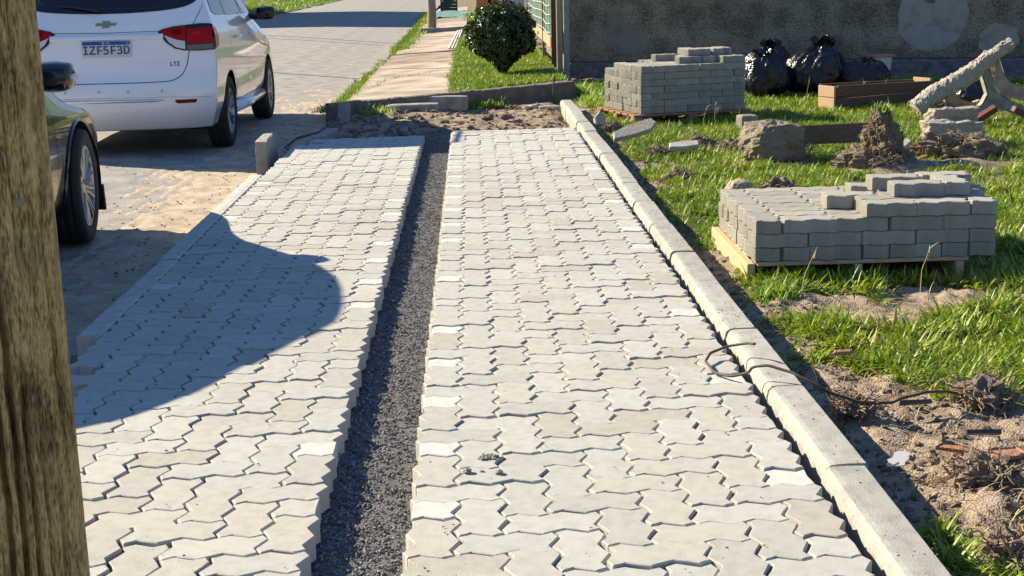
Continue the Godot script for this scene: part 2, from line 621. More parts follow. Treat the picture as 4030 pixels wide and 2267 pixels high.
# a kerb block: rounded roughly along its left top edge
func kerb_block(w: float, h: float, l: float, round_l: float, rough := 0.0015) -> ArrayMesh:
	var s := tool()
	var prof := [Vector2(0, -h), Vector2(0, -round_l * 1.6), Vector2(round_l * 0.25, -round_l * 0.6), Vector2(round_l * 0.8, -round_l * 0.1), Vector2(round_l * 1.4, 0), Vector2(w * 0.55, 0.001), Vector2(w - 0.006, 0), Vector2(w, -0.006), Vector2(w, -h)]
	var n := 44
	var seed_ := rng.randf() * 100.0
	sheet(s, n, prof.size() - 1, func(i, j):
		var p: Vector2 = prof[j]
		var z: float = -l * i / n
		var e: float = rough * (2.6 if j >= 1 and j <= 3 else 0.5)
		var d := Vector2(fine.get_noise_3d(z * 9 + seed_, j * 3.0, 0), fine.get_noise_3d(z * 9 + seed_, j * 3.0, 50)) * e
		if j == 0 or j == prof.size() - 1:
			d = Vector2.ZERO
		return Vector3(p.x + d.x - w * 0.5, p.y + d.y, z), true)
	s.set_smooth_group(-1)
	for e in [0.0, -l]:
		for k in range(1, prof.size() - 1):
			var a := Vector3(prof[0].x - w * 0.5, prof[0].y, e)
			var b := Vector3(prof[k].x - w * 0.5, prof[k].y, e)
			var c := Vector3(prof[k + 1].x - w * 0.5, prof[k + 1].y, e)
			if e == 0.0:
				tri(s, a, b, c)
			else:
				tri(s, a, c, b)
	return finish(s)

func kerbs() -> void:
	var root := Node3D.new()
	put(root, "kerb")
	kind(root, "structure")
	for k in range(-1, 16):
		var o := mesh_node("kerb_block", kerb_block(0.118, 0.22, 0.738, 0.022), tinted(M.kerb, Color.WHITE.darkened(rng.randf_range(0.10, 0.15))), root)
		o.position = Vector3(0.959 + rng.randf_range(-0.006, 0.006), 0.016 + rng.randf_range(-0.004, 0.004), -2.842 - 0.748 * k)
		o.rotation = Vector3(rng.randf_range(-0.004, 0.004), rng.randf_range(-0.008, 0.008), rng.randf_range(-0.02, 0.02))
	var left := Node3D.new()
	put(left, "kerb")
	kind(left, "structure")
	for k in 6:
		var o := mesh_node("kerb_block", kerb_block(0.09, 0.24, 0.735, 0.008), M.kerb, left)
		o.position = Vector3(-1.492 + rng.randf_range(-0.004, 0.004), 0.004 + rng.randf_range(-0.004, 0.004), -5.32 - 0.745 * k)
		o.rotation = Vector3(0, rng.randf_range(-0.006, 0.006), rng.randf_range(-0.015, 0.015))

# ---------------------------------------------------------------- stacked pavers and pallets
func pallet(called_label: String, at: Vector3, turn: float, w: float, d: float, deck: Material, boards: int, solid_side: bool) -> void:
	var t := thing("pallet", called_label, "pallet", at, turn)
	# local origin: front left corner of the deck top
	var bw := d / boards
	for k in boards:
		var s := tool()
		box(s, Vector3(w * 0.5 + (0.025 if solid_side else 0.0), -0.009, -bw * (k + 0.5)), Vector3(w - (0.03 if solid_side else 0.0) + rng.randf_range(-0.02, 0.02), 0.018, bw - 0.035), Basis(Vector3.UP, rng.randf_range(-0.01, 0.01)), 0.002)
		obj("board", s, deck, t)
	for x in [0.045, w * 0.5, w - 0.045]:
		if solid_side:
			var s := tool()
			box(s, Vector3(x if x > 0.1 else 0.018, -0.062 if x > 0.1 else -0.055, -d * 0.5), Vector3(0.036, 0.085 if x > 0.1 else 0.105, d), Basis(), 0.003)
			obj("stringer", s, M.wood_new, t)
		else:
			for z in [0.05, d * 0.5, d - 0.05]:
				var s := tool()
				box(s, Vector3(x, -0.06, -z), Vector3(0.09, 0.082, 0.09), Basis(), 0.003)
				obj("block", s, deck, t)
	if not solid_side:
		for z in [0.05, d * 0.5, d - 0.05]:
			var s := tool()
			box(s, Vector3(w * 0.5, -0.109, -z), Vector3(w, 0.016, 0.08), Basis(), 0.002)
			obj("runner", s, deck, t)

func stacks() -> void:
	var shapes := {"h": [], "v": []}
	for k in 4:
		shapes.h.append(paver_mesh(2, 1, US, 0.0, Vector2(0.0036, 0.0024), 0.0595, false, false, 0.0045))
		shapes.v.append(paver_mesh(1, 2, US, 0.0, Vector2(0.0036, 0.0024), 0.0595, false, false, 0.0045))
	pallet("pale new timber pallet under the nearer low stack of grey pavers", Vector3(1.222, -0.001, -6.33), 0.0, 1.02, 0.98, M.wood_new, 6, true)
	pallet("reddish timber pallet under the taller far stack of grey pavers", Vector3(1.475, -0.001, -13.12), deg_to_rad(15), 1.18, 1.0, M.wood_red, 6, false)
	var near := Transform3D(Basis().scaled(Vector3(1.035, 1.02, 1.03)), Vector3(1.262, 0.0, -6.345))
	var far := Transform3D(Basis(Vector3.UP, deg_to_rad(15.5)), Vector3(1.545, 0.0, -13.2))
	lay(shapes, near, courses(3, 9, 8, func(k, c, r): return true), "near")
	# the broken upper courses of the nearer stack: [column, row from the front, course, lying]
	lay(shapes, near, [[4.05, 0, 3, "h"], [6.05, 0, 3, "h"], [8.03, 0, 3, "v"], [3.15, 2.1, 3, "h"], [5.2, 2.05, 3, "h"], [6.1, 1.05, 3, "h"], [7.25, 2.05, 3, "h"], [4.6, 4.4, 3, "h"], [6.7, 4.1, 3, "h"], [4.1, 1.04, 3, "h"], [5.6, 3.2, 3, "h"], [7.7, 3.2, 3, "h"],
		[5.45, 1.25, 4, "h"], [7.48, 1.3, 4, "v"], [5.05, 3.0, 4, "h"], [7.1, 3.35, 4, "h"]], "near")
	lay(shapes, far, courses(7, 9, 8, func(k, c, r): return k < 6 or not (r >= 5 and c < 3)), "far")
	lay(shapes, far, [[6.95, 0, 7, "h"], [3.7, 1.0, 7, "h"], [5.75, 1.0, 7, "v"], [4.3, 2.05, 7, "h"], [6.8, 1.05, 7, "h"], [6.8, 3.1, 7, "h"], [4.7, 3.1, 7, "h"], [3.4, 5.1, 7, "h"], [6.8, 2.1, 7, "h"], [5.5, 4.1, 7, "h"],
		[4.75, 1.6, 8, "h"], [6.85, 1.5, 8, "v"], [6.1, 2.7, 8, "h"], [5.1, 2.75, 8, "v"], [7.9, 2.2, 8, "v"]], "far")

# every paver of a stack of n full courses that can be seen or carries one that can
func courses(n: int, nx: int, nz: int, keep: Callable) -> Array:
	var out := []
	for k in n:
		for r in range(0, nz, 2):
			if k == 0:
				for c in nx:
					out.append([c, r, k, "v"])
			elif k % 2 == 1:
				for c in range(0, nx - 1, 2):
					out.append([c, r, k, "h"])
					out.append([c, r + 1, k, "h"])
				out.append([nx - 1, r, k, "v"])
			else:
				out.append([0, r, k, "v"])
				for c in range(1, nx, 2):
					out.append([c, r, k, "h"])
					out.append([c, r + 1, k, "h"])
	return out.filter(func(q):
		if not keep.call(q[2], q[0], q[1]):
			return false
		# nothing of the inner pavers of the lower courses shows
		return q[2] >= n - 2 or q[1] < 1 or q[0] < 2)

const COURSE := ["bottom", "second", "third", "fourth", "fifth", "sixth", "seventh", "eighth", "topmost"]
const ORDER := ["first", "second", "third", "fourth", "fifth", "sixth", "seventh", "eighth", "ninth", "tenth"]
func lay(shapes: Dictionary, t: Transform3D, list: Array, which: String) -> void:
	for q in list:
		var horiz: bool = q[3] == "h"
		var c := Vector3((q[0] + (1.0 if horiz else 0.5)) * US, (q[2] + 1) * 0.0625, -(q[1] + (0.5 if horiz else 1.0)) * US)
		c += Vector3(rng.randf_range(-0.006, 0.006), rng.randf_range(-0.0006, 0.0006), rng.randf_range(-0.003, 0.003))
		var o := mesh_node("stacked_paver", shapes[q[3]][rng.randi() % 4], M.stack[rng.randi() % 4])
		o.transform = t * Transform3D(Basis(Vector3.UP, rng.randf_range(-0.012, 0.012)), c)
		var rank := 0
		for o2 in list:
			if o2[2] == q[2] and int(o2[1]) == int(q[1]) and o2[0] < q[0]:
				rank += 1
		var row: String = "front" if int(q[1]) == 0 else ORDER[int(q[1])]
		tag(o, "grey paver %s from left in %s row of %s course, %s" % [ORDER[rank], row, COURSE[q[2]], "nearer low stack" if which == "near" else "taller far stack"], "paver", "pavers in the nearer low stack" if which == "near" else "pavers in the taller far stack")

# ---------------------------------------------------------------- the neighbour's frontage
func slab_mesh(x0: float, x1: float, z0: float, z1: float, skew: float, lift := 0.0) -> ArrayMesh:
	var s := tool()
	var nx := 10
	var nz: int = max(4, int((z0 - z1) / 0.35))
	var top := func(i, j):
		var z: float = z0 + (z1 - z0) * i / nz
		var x: float = x0 + (x1 - x0) * j / nx + (0.03 * big.get_noise_2d(z * 2.0, 7.0) if j == 0 else 0.0)
		return Vector3(x, nb_h(x, z) + lift + 0.012 * big.get_noise_2d(x * 2.0, z), z - skew * (x - x0))
	sheet(s, nz, nx, top, true)
	for j in nx:
		var a: Vector3 = top.call(0, j)
		var b: Vector3 = top.call(0, j + 1)
		quad(s, a, b, b - Vector3(0, 0.12, 0), a - Vector3(0, 0.12, 0))
	for i in nz:
		var a: Vector3 = top.call(i, 0)
		var b: Vector3 = top.call(i + 1, 0)
		quad(s, b, a, a - Vector3(0, 0.14, 0), b - Vector3(0, 0.14, 0))
	return finish(s)

func neighbour() -> void:
	# low wall holding the neighbour's ground
	var s := tool()
	var a := Vector3(-1.47, 0.04, -14.68)
	var b := Vector3(1.12, 0.13, -15.72)
	var d := (b - a)
	var nrm := Vector3(d.z, 0, -d.x).normalized()
	var n := 90
	var prof := [[0.0, -0.34], [0.0, -0.03], [-0.012, -0.006], [-0.03, 0.0], [-0.1, 0.002], [-0.12, -0.02], [-0.12, -0.34]]
	sheet(s, n, prof.size() - 1, func(i, j):
		var p: Vector3 = a + d * (float(i) / n)
		var r := 0.008 * big.get_noise_2d(i * 0.35, j * 0.6) + 0.005 * fine.get_noise_2d(i * 0.25, j * 0.4)
		return p - nrm * (prof[j][0] + r) + Vector3(0, prof[j][1] + (r if j > 0 and j < 6 else 0.0), 0))
	for e in [0, n]:
		var p: Vector3 = a + d * (float(e) / n)
		var q := [p - nrm * 0.0 + Vector3(0, -0.34, 0), p + Vector3(0, -0.01, 0), p + nrm * 0.12 + Vector3(0, -0.01, 0), p + nrm * 0.12 + Vector3(0, -0.34, 0)]
		quad(s, q[0], q[1], q[2], q[3])
	tag(obj("low_wall", s, tinted(M.old_concrete, lin(0.5, 0.46, 0.4))), "low weathered concrete retaining wall at the end of the unpaved strip", "wall")
	# concrete footway in cast bays
	s = tool()
	quad(s, Vector3(-1.35, -0.16, -56), Vector3(-0.2, -0.08, -56), Vector3(-0.2, -0.08, -15.2), Vector3(-1.35, -0.16, -15.2))
	var walk := obj("sidewalk", s, M.soil)
	kind(walk, "structure")
	for q in [[-1.36, -0.23, -14.95, -21.7, 0.40, 0.0, 0], [-1.33, -0.23, -21.72, -24.3, -0.25, 0.004, 1], [-1.30, -0.2, -24.66, -32.6, -0.1, 0.0, 0], [-1.22, -0.1, -34.2, -38.0, 0.0, 0.03, 0], [-1.22, -0.1, -38.1, -42.5, 0.0, 0.0, 1], [-1.22, -0.1, -42.6, -56.0, 0.0, -0.02, 0]]:
		var m: Material = M.slab if q[6] == 0 else tinted(M.slab, lin(0.72, 0.66, 0.62))
		mesh_node("slab", slab_mesh(q[0], q[1], q[2], q[3], q[4], q[5]), m, walk)
	# raised guide strips
	for k in 3:
		s = tool()
		var p0 := Vector3(-0.39 + k * 0.055, nb_h(-0.36, 0) + 0.012, -24.9)
		var p1 := Vector3(-0.285 + k * 0.045, nb_h(-0.25, 0) + 0.012, -32.5)
		var bb := Basis.looking_at(p1 - p0)
		box(s, (p0 + p1) * 0.5, Vector3(0.03, 0.016, (p1 - p0).length()), bb, 0.004)
		obj("guide_strip", s, flat(lin(0.62, 0.6, 0.56), 0.9), walk)
	# crossing kerb at the end of the bays
	s = tool()
	box(s, Vector3(-0.85, 0.02, -33.4), Vector3(0.62, 0.14, 0.14), Basis(Vector3.UP, 0.0), 0.01)
	tag(obj("kerb_stone", s, M.old_concrete), "dark kerb stone crossing the footway below the wooden utility pole", "kerb stone")
	# lawn soil between the footway and the fence
	s = tool(true)
	sheet(s, 60, 8, func(i, j):
		var x: float = -0.24 + j * 0.163
		var z: float = -15.25 - i * 0.32 - 0.4 * (x + 0.24) * maxf(0.0, 1.0 - i * 0.25)
		return Vector3(x, nb_h(x, z) - 0.012, z), true)
	kind(obj("lawn_soil", s, M.soil), "structure")
	fence()
	# concrete posts between the fence and the boundary wall
	for q in [[1.065, -18.05, "pale concrete post next to the brown gate frame"], [1.12, -17.55, "pale concrete post standing against the end of the grey wall"]]:
		s = tool()
		box(s, Vector3(q[0] + 0.035, 1.0, q[1]), Vector3(0.07, 2.2, 0.07), Basis(), 0.006)
		tag(obj("concrete_post", s, tinted(M.kerb, lin(0.7, 0.68, 0.62))), q[2], "post")
	s = tool()
	box(s, Vector3(1.36, 0.95, -21.5), Vector3(0.16, 2.1, 6.4), Basis(), 0.01)
	tag(obj("side_wall", s, M.wall), "dark rendered side wall behind the green fence", "wall")
	# house fronts further down the street
	s = tool()
	box(s, Vector3(0.30, 1.3, -36.2), Vector3(0.30, 2.8, 0.3), Basis(), 0.01)
	var ow := obj("orange_wall", s, surf(201, [[0.02, 4, 1.0]], [[0.2, lin(0.42, 0.17, 0.06)], [0.8, lin(0.58, 0.26, 0.10)]], 0.5, 0.95, 0.2))
	tag(ow, "orange painted gate pillars beyond the round bush", "pillar")
	s = tool()
	box(s, Vector3(0.62, 1.3, -36.1), Vector3(0.20, 2.8, 0.3), Basis(), 0.01)
	obj("pillar", s, ow.material_override, ow)
	s = tool()
	box(s, Vector3(0.485, 1.3, -36.3), Vector3(0.09, 2.8, 0.1), Basis(), 0.005)
	obj("dark_slot", s, flat(lin(0.03, 0.028, 0.02), 0.8), ow)
	s = tool()
	box(s, Vector3(1.06, 1.3, -36.6), Vector3(0.62, 2.8, 0.2), Basis(), 0.01)
	tag(obj("white_wall", s, flat(lin(0.55, 0.55, 0.6), 0.9)), "pale house wall between the orange pillars and the fence", "wall")
	var g := thing("metal_gate", "slim white and grey upright bars beside the green fence", "gate", Vector3(1.05, 0.12, -29.5))
	for k in 7:
		s = tool()
		box(s, Vector3(0.08 + k * 0.055, 1.1, -k * 0.35), Vector3(0.03, 2.2, 0.03), Basis(), 0.004)
		obj("bar", s, flat(lin(0.6, 0.6, 0.6) if k % 3 == 0 else lin(0.12, 0.11, 0.12), 0.5), g)
	for y in [0.25, 1.9]:
		s = tool()
		box(s, Vector3(0.25, y, -1.05), Vector3(0.03, 0.04, 2.3), Basis(Vector3.UP, -0.16), 0.004)
		obj("rail", s, flat(lin(0.3, 0.3, 0.3), 0.5), g)

func fence() -> void:
	var t := thing("green_fence", "wire grid fence backed with dark green sheet beside the lawn", "fence", Vector3(1.03, 0.12, -18.55))
	var brown := flat(lin(0.10, 0.045, 0.035), 0.6)
	var s := tool()
	box(s, Vector3(0.03, 1.0, 0.0), Vector3(0.07, 2.0, 0.07), Basis(), 0.004)
	obj("gate_post", s, brown, t)
	var white := flat(lin(0.55, 0.54, 0.50), 0.6)
	var green := surf(211, [[0.02, 3, 1.0]], [[0.2, lin(0.012, 0.085, 0.055)], [0.8, lin(0.03, 0.15, 0.095)]], 1.0, 0.7)
	for panel in [[0.0, 1.9], [2.0, 7.2]]:
		s = tool()
		box(s, Vector3(0.02, 1.12, -(panel[0] + panel[1]) * 0.5 - 0.03), Vector3(0.008, 1.55, panel[1] - panel[0]), Basis(), 0.001)
		obj("green_sheet", s, green, t)
		s = tool()
		box(s, Vector3(0.0, 0.30, -(panel[0] + panel[1]) * 0.5 - 0.03), Vector3(0.03, 0.14, panel[1] - panel[0]), Basis(), 0.003)
		obj("bottom_rail", s, M.wood_pale, t)
		s = tool()
		box(s, Vector3(-0.01, 1.0, -panel[1] - 0.02), Vector3(0.035, 2.0, 0.035), Basis(), 0.003)
		obj("upright", s, tinted(M.wood_pale, lin(0.8, 0.85, 0.6)), t)
		for k in 14:
			s = tool()
			var y := 0.42 + k * 0.115
			tube(s, [Vector3(-0.012, y, -panel[0] - 0.03), Vector3(-0.018, y - 0.03, -(panel[0] + panel[1]) * 0.5), Vector3(-0.012, y, -panel[1])], [0.005, 0.005, 0.005], 5)
			obj("wire", s, white, t)
		var nv := int((panel[1] - panel[0]) / 0.42)
		for k in nv:
			s = tool()
			var z: float = -panel[0] - 0.25 - k * 0.42
			tube(s, [Vector3(-0.014, 0.36, z), Vector3(-0.016, 1.9, z)], [0.006, 0.006], 5)
			obj("wire", s, white, t)

# ---------------------------------------------------------------- the grey wall behind the plot
func boundary_wall() -> void:
	var t := thing("boundary_wall", "long grey weathered rendered wall with pale repair patches behind the plot", "wall", Vector3(1.19, -0.1, -17.84), -atan2(1.24, 5.17))
	var L := 9.0
	var s := tool()
	box(s, Vector3(L * 0.5, 1.45, -0.13), Vector3(L, 2.3, 0.2), Basis(), 0.012)
	obj("render", s, M.wall, t)
	s = tool()
	var n := 120
	var prof := [[0.012, -0.2], [0.012, 0.27], [0.004, 0.29], [-0.03, 0.305]]
	sheet(s, n, 3, func(i, j):
		var r := 0.010 * big.get_noise_2d(i * 0.8, j * 5.0)
		return Vector3(L * i / n, prof[j][1] + (r if j > 0 else 0.0), prof[j][0] - 0.03 + r), true)
	quad(s, Vector3(0, 0.29, -0.03), Vector3(0, -0.2, -0.02), Vector3(0, -0.2, -0.23), Vector3(0, 0.29, -0.23))
	obj("plinth", s, M.plinth, t)
	# patches of newer plaster, each a thin coat with its own ragged edge
	for q in [
		[[3.93, 0.78], [3.97, 1.0], [4.04, 1.08], [4.15, 1.02], [4.25, 0.93], [4.33, 0.94], [4.40, 1.03], [4.46, 1.3], [4.64, 1.35], [4.67, 1.05], [4.72, 0.86], [4.70, 0.68], [4.62, 0.52], [4.46, 0.41], [4.30, 0.385], [4.12, 0.41], [4.02, 0.50], [3.95, 0.62]],
		[[4.85, 0.42], [4.87, 0.58], [4.98, 0.69], [5.15, 0.70], [5.27, 0.62], [5.30, 0.46], [5.2, 0.36], [5.0, 0.34]],
		[[0.52, 0.95], [0.66, 0.90], [0.72, 0.75], [0.86, 0.68], [0.98, 0.60], [0.97, 0.45], [0.86, 0.38], [0.60, 0.40], [0.50, 0.55], [0.46, 0.75]]]:
		s = tool()
		var pts := PackedVector2Array()
		for k in q.size():
			var p0 := Vector2(q[k][0], q[k][1])
			var p1 := Vector2(q[(k + 1) % q.size()][0], q[(k + 1) % q.size()][1])
			for e in 4:
				pts.append(p0.lerp(p1, e * 0.25) + Vector2(rng.randf_range(-1, 1), rng.randf_range(-1, 1)) * 0.014)
		var idx := Geometry2D.triangulate_polygon(pts)
		for k in range(0, idx.size(), 3):
			var tp := [pts[idx[k]], pts[idx[k + 1]], pts[idx[k + 2]]]
			tri(s, Vector3(tp[0].x, tp[0].y, -0.026), Vector3(tp[1].x, tp[1].y, -0.026), Vector3(tp[2].x, tp[2].y, -0.026))
		for k in pts.size():
			var m := (k + 1) % pts.size()
			quad(s, Vector3(pts[k].x, pts[k].y, -0.026), Vector3(pts[m].x, pts[m].y, -0.026), Vector3(pts[m].x, pts[m].y, -0.04), Vector3(pts[k].x, pts[k].y, -0.04))
		obj("plaster_patch", s, M.wall_patch if q[0][0] > 1.0 else tinted(M.wall_patch, lin(0.62, 0.62, 0.58)), t)

# ---------------------------------------------------------------- street
func street_things() -> void:
	# wooden utility pole
	var s := tool(true)
	var pts := []
	var rad := []
	for k in 15:
		pts.append(Vector3(-0.92 + 0.004 * k + 0.01 * sin(k * 1.7), -0.1 + k * 0.5, -34.5))
		rad.append(0.105 - k * 0.002 + 0.005 * sin(k * 2.3))
	tube(s, pts, rad, 14)
	var pole := obj("utility_pole", s, surf(221, [[0.03, 4, 1.0]], [[0.2, lin(0.16, 0.12, 0.08)], [0.5, lin(0.30, 0.25, 0.17)], [0.8, lin(0.42, 0.37, 0.27)]], 2.0, 0.95, 0.6))
	tag(pole, "round weathered wooden utility pole at the edge of the far footway", "utility pole")
	# bin and sheet by the far verge
	var t := thing("slatted_bin", "black slatted bin standing on a green sheet far along the footway", "bin", Vector3(-0.72, 0.04, -50.0))
	for k in 5:
		s = tool()
		box(s, Vector3(0, 0.06 + k * 0.11, 0.2), Vector3(0.5, 0.095, 0.03), Basis(), 0.005)
		obj("slat", s, flat(lin(0.012, 0.014, 0.018), 0.5), t)
	for x in [-0.27, 0.27]:
		s = tool()
		box(s, Vector3(x, 0.30, 0), Vector3(0.04, 0.62, 0.44), Basis(), 0.005)
		obj("side", s, flat(lin(0.01, 0.011, 0.014), 0.5), t)
	s = tool(true)
	sheet(s, 12, 20, func(i, j):
		var x: float = -1.1 + j * 0.055
		return Vector3(x, 0.02 + 0.05 * absf(big.get_noise_2d(x * 6, i * 0.9)), -43.5 - i * 0.55), true)
	tag(obj("green_sheet", s, flat(lin(0.12, 0.26, 0.22), 0.6)), "crumpled pale green sheet spread on the far footway", "sheet")
	# overhead cables; they hang above the picture and draw their shadows across the street
	for q in [[Vector2(-4.97, -36.8), Vector2(-1.1, -31.2), 3.0, 0.04], [Vector2(-4.6, -34.9), Vector2(-1.0, -30.1), 3.0, 0.034], [Vector2(-3.1, -22.8), Vector2(-1.3, -21.0), 2.8, 0.036], [Vector2(-3.2, -12.1), Vector2(-1.75, -11.35), 2.2, 0.024]]:
		var g0: Vector2 = q[0]
		var g1: Vector2 = q[1]
		var h: float = q[2]
		var lift := Vector3(-1.5 * h, h + ROAD, -0.9 * h)
		var dir := (g1 - g0).normalized()
		var c := (g0 + g1) * 0.5
		s = tool(true)
		var line := []
		var rr := []
		var reach := 6.0 if h > 2.5 else 1.1
		for k in 17:
			var f := (-1.0 + k * 0.125) * reach
			line.append(Vector3(c.x + dir.x * f, 0.012 * f * f * 0.4, c.y + dir.y * f) + lift)
			rr.append(q[3])
		tube(s, line, rr, 6)
		var labels := ["upper of two parallel cables crossing over the far street", "lower of two parallel cables crossing over the far street", "single cable crossing over the street beyond the white car", "short cable hanging over the street behind the white car"]
		tag(obj("overhead_cable", s, flat(lin(0.02, 0.02, 0.02), 0.6)), labels[names.get(str(get_instance_id()) + "overhead_cable", 1) - 1], "cable", "overhead cables")
	# house on the other side, whose shadow lies over the far street
	var hs := thing("house", "white house with tiled roof across the far street", "house", Vector3(-13.2, -0.1, -56))
	s = tool()
	box(s, Vector3(0, 2.9, 0), Vector3(5.4, 5.8, 14.0), Basis(), 0.03)
	obj("wall", s, flat(lin(0.6, 0.58, 0.54), 0.9), hs)
	s = tool()
	for e in [-1, 1]:
		box(s, Vector3(e * 1.55, 6.75, 0), Vector3(3.7, 0.14, 15.0), Basis(Vector3.BACK, -e * 0.56), 0.02)
	obj("roof", s, flat(lin(0.30, 0.12, 0.07), 0.9), hs)
	for z in [-4.2, -0.6, 3.4]:
		s = tool()
		box(s, Vector3(2.72, 1.9, z), Vector3(0.08, 1.2, 1.4), Basis(), 0.01)
		var w := obj("window", s, flat(lin(0.35, 0.35, 0.35), 0.6), hs)
		s = tool()
		box(s, Vector3(2.77, 1.9, z), Vector3(0.02, 1.05, 1.25), Basis(), 0.004)
		obj("pane", s, flat(lin(0.02, 0.03, 0.04), 0.08), w)
	# verge across the street
	s = tool(true)
	sheet(s, 40, 12, func(i, j):
		var x: float = -7.7 - j * 0.9
		var z: float = -30.0 - i * 2.0
		return Vector3(x, road_h(-7.7) + 0.02 + 0.22 * smoothstep(0, 3, j) + 0.05 * big.get_noise_2d(x, z), z))
	kind(obj("verge", s, surf(231, [[0.02, 5, 0.5], [0.2, 4, 0.5]], [[0.2, lin(0.035, 0.075, 0.012)], [0.5, lin(0.08, 0.16, 0.02)], [0.8, lin(0.15, 0.22, 0.04)]], 0.4, 0.95, 2.0)), "structure")

# ---------------------------------------------------------------- cars
class Body:
	# a car body as a stack of plan outlines: half width, rear and front end against height
	var keys := []          # [height, half width, rear z, front z]
	var bow := 0.05
	var corner := 0.13
	var wheels := []        # [z, height, radius of the arch]
	func at(y: float, c: int) -> float:
		var k := 0
		while k < keys.size() - 2 and y > keys[k + 1][0]:
			k += 1
		var y0: float = keys[k][0]
		var y1: float = keys[k + 1][0]
		var t := clampf((y - y0) / (y1 - y0), 0.0, 1.0)
		var p1: float = keys[k][c]
		var p2: float = keys[k + 1][c]
		var p0: float = keys[max(k - 1, 0)][c]
		var p3: float = keys[min(k + 2, keys.size() - 1)][c]
		var h0: float = y1 - y0
		var m1: float = (p2 - p0) / (y1 - keys[max(k - 1, 0)][0]) * h0
		var m2: float = (p3 - p1) / (keys[min(k + 2, keys.size() - 1)][0] - y0) * h0
		var d := p2 - p1
		# keep the curve inside its end values
		if d * m1 <= 0: m1 = 0
		if d * m2 <= 0: m2 = 0
		if absf(m1) > 3 * absf(d): m1 = 3 * d
		if absf(m2) > 3 * absf(d): m2 = 3 * d
		var t2 := t * t
		var t3 := t2 * t
		return (2 * t3 - 3 * t2 + 1) * p1 + (t3 - 2 * t2 + t) * m1 + (-2 * t3 + 3 * t2) * p2 + (t3 - t2) * m2
	func rear_drop(x: float, hw: float) -> float:
		var u := absf(x) / hw
		return bow * u * u + corner * pow(u, 7.0)
	func front_drop(x: float, hw: float) -> float:
		var u := absf(x) / hw
		return 0.14 * u * u + 0.22 * pow(u, 5.0)
	func rear(x: float, y: float) -> Vector3:
		var hw := at(y, 1)
		x = clampf(x, -hw, hw)
		return Vector3(x, y, at(y, 2) - rear_drop(x, hw))
	func side(z: float, y: float) -> Vector3:
		var hw := at(y, 1)
		var z0 := at(y, 2) - bow - corner
		var z1 := at(y, 3) + 0.36
		var t := clampf((z - z0) / (z1 - z0), 0.0, 1.0)
		return Vector3(hw * (1.0 - 0.05 * pow(t, 5.0)), y, z)
	func rear_normal(x: float, y: float) -> Vector3:
		var e := 0.004
		return (rear(x + e, y) - rear(x - e, y)).cross(rear(x, y + e) - rear(x, y - e)).normalized()

func body_shell(b: Body, y0: float, y1: float, ny: int) -> SurfaceTool:
	var s := tool(true)
	var NR := 26
	var NS := 84
	var NF := 18
	var total := 2 * NS + NR + NF
	var skip_pt := {}
	var f := func(i: int, j: int):
		var y := y0 + (y1 - y0) * i / ny
		var hw := b.at(y, 1)
		var zr := b.at(y, 2)
		var zf := b.at(y, 3)
		var k := j % total
		if k < NR:
			var t := -1.0 + 2.0 * k / NR
			t = sin(t * PI * 0.5)
			return b.rear(t * hw, y)
		k -= NR
		var ze := zr - b.bow - b.corner
		var zg := zf + 0.36
		if k < NS:
			var z := lerpf(ze, zg, float(k) / NS)
			return b.side(z, y)
		k -= NS
		if k < NF:
			var t := 1.0 - 2.0 * k / NF
			t = sin(t * PI * 0.5)
			return Vector3(t * hw * 0.95, y, zf + b.front_drop(t * hw, hw))
		k -= NF
		var z2 := lerpf(zg, ze, float(k) / NS)
		var p := b.side(z2, y)
		return Vector3(-p.x, p.y, p.z)
	var prev := []
	var prev_in := []
	for i in ny + 1:
		var row := []
		var inside := []
		for j in total + 1:
			var p: Vector3 = f.call(i, j)
			var ins := false
			for w in b.wheels:
				var d := Vector2(p.z - w[0], p.y - w[1])
				if d.length() < w[2] and absf(p.x) > 0.6:
					ins = true
			row.append(p)
			inside.append(ins)
		if i > 0:
			for j in total:
				if prev_in[j] and prev_in[j + 1] and inside[j] and inside[j + 1]:
					continue
				var q := [prev[j], row[j], row[j + 1], prev[j + 1]]
				var fl := [prev_in[j], inside[j], inside[j + 1], prev_in[j + 1]]
				for k in 4:
					if fl[k]:
						for w in b.wheels:
							var d := Vector2(q[k].z - w[0], q[k].y - w[1])
							if d.length() < w[2]:
								d = d.normalized() * w[2]
								q[k] = Vector3(q[k].x, w[1] + d.y, w[0] + d.x)
				quad(s, q[0], q[1], q[2], q[3])
		prev = row
		prev_in = inside
	# roof and floor
	for lid in [[ny, 1], [0, -1]]:
		var y := y0 + (y1 - y0) * float(lid[0]) / ny
		var zc: float = (b.at(y, 2) + b.at(y, 3)) * 0.5
		var c := Vector3(0, y + (0.012 if lid[1] > 0 else 0.0), zc)
		for j in total:
			var p: Vector3 = f.call(lid[0], j)
			var q: Vector3 = f.call(lid[0], j + 1)
			if lid[1] > 0:
				tri(s, p, c, q)
			else:
				tri(s, p, q, c)
	return s

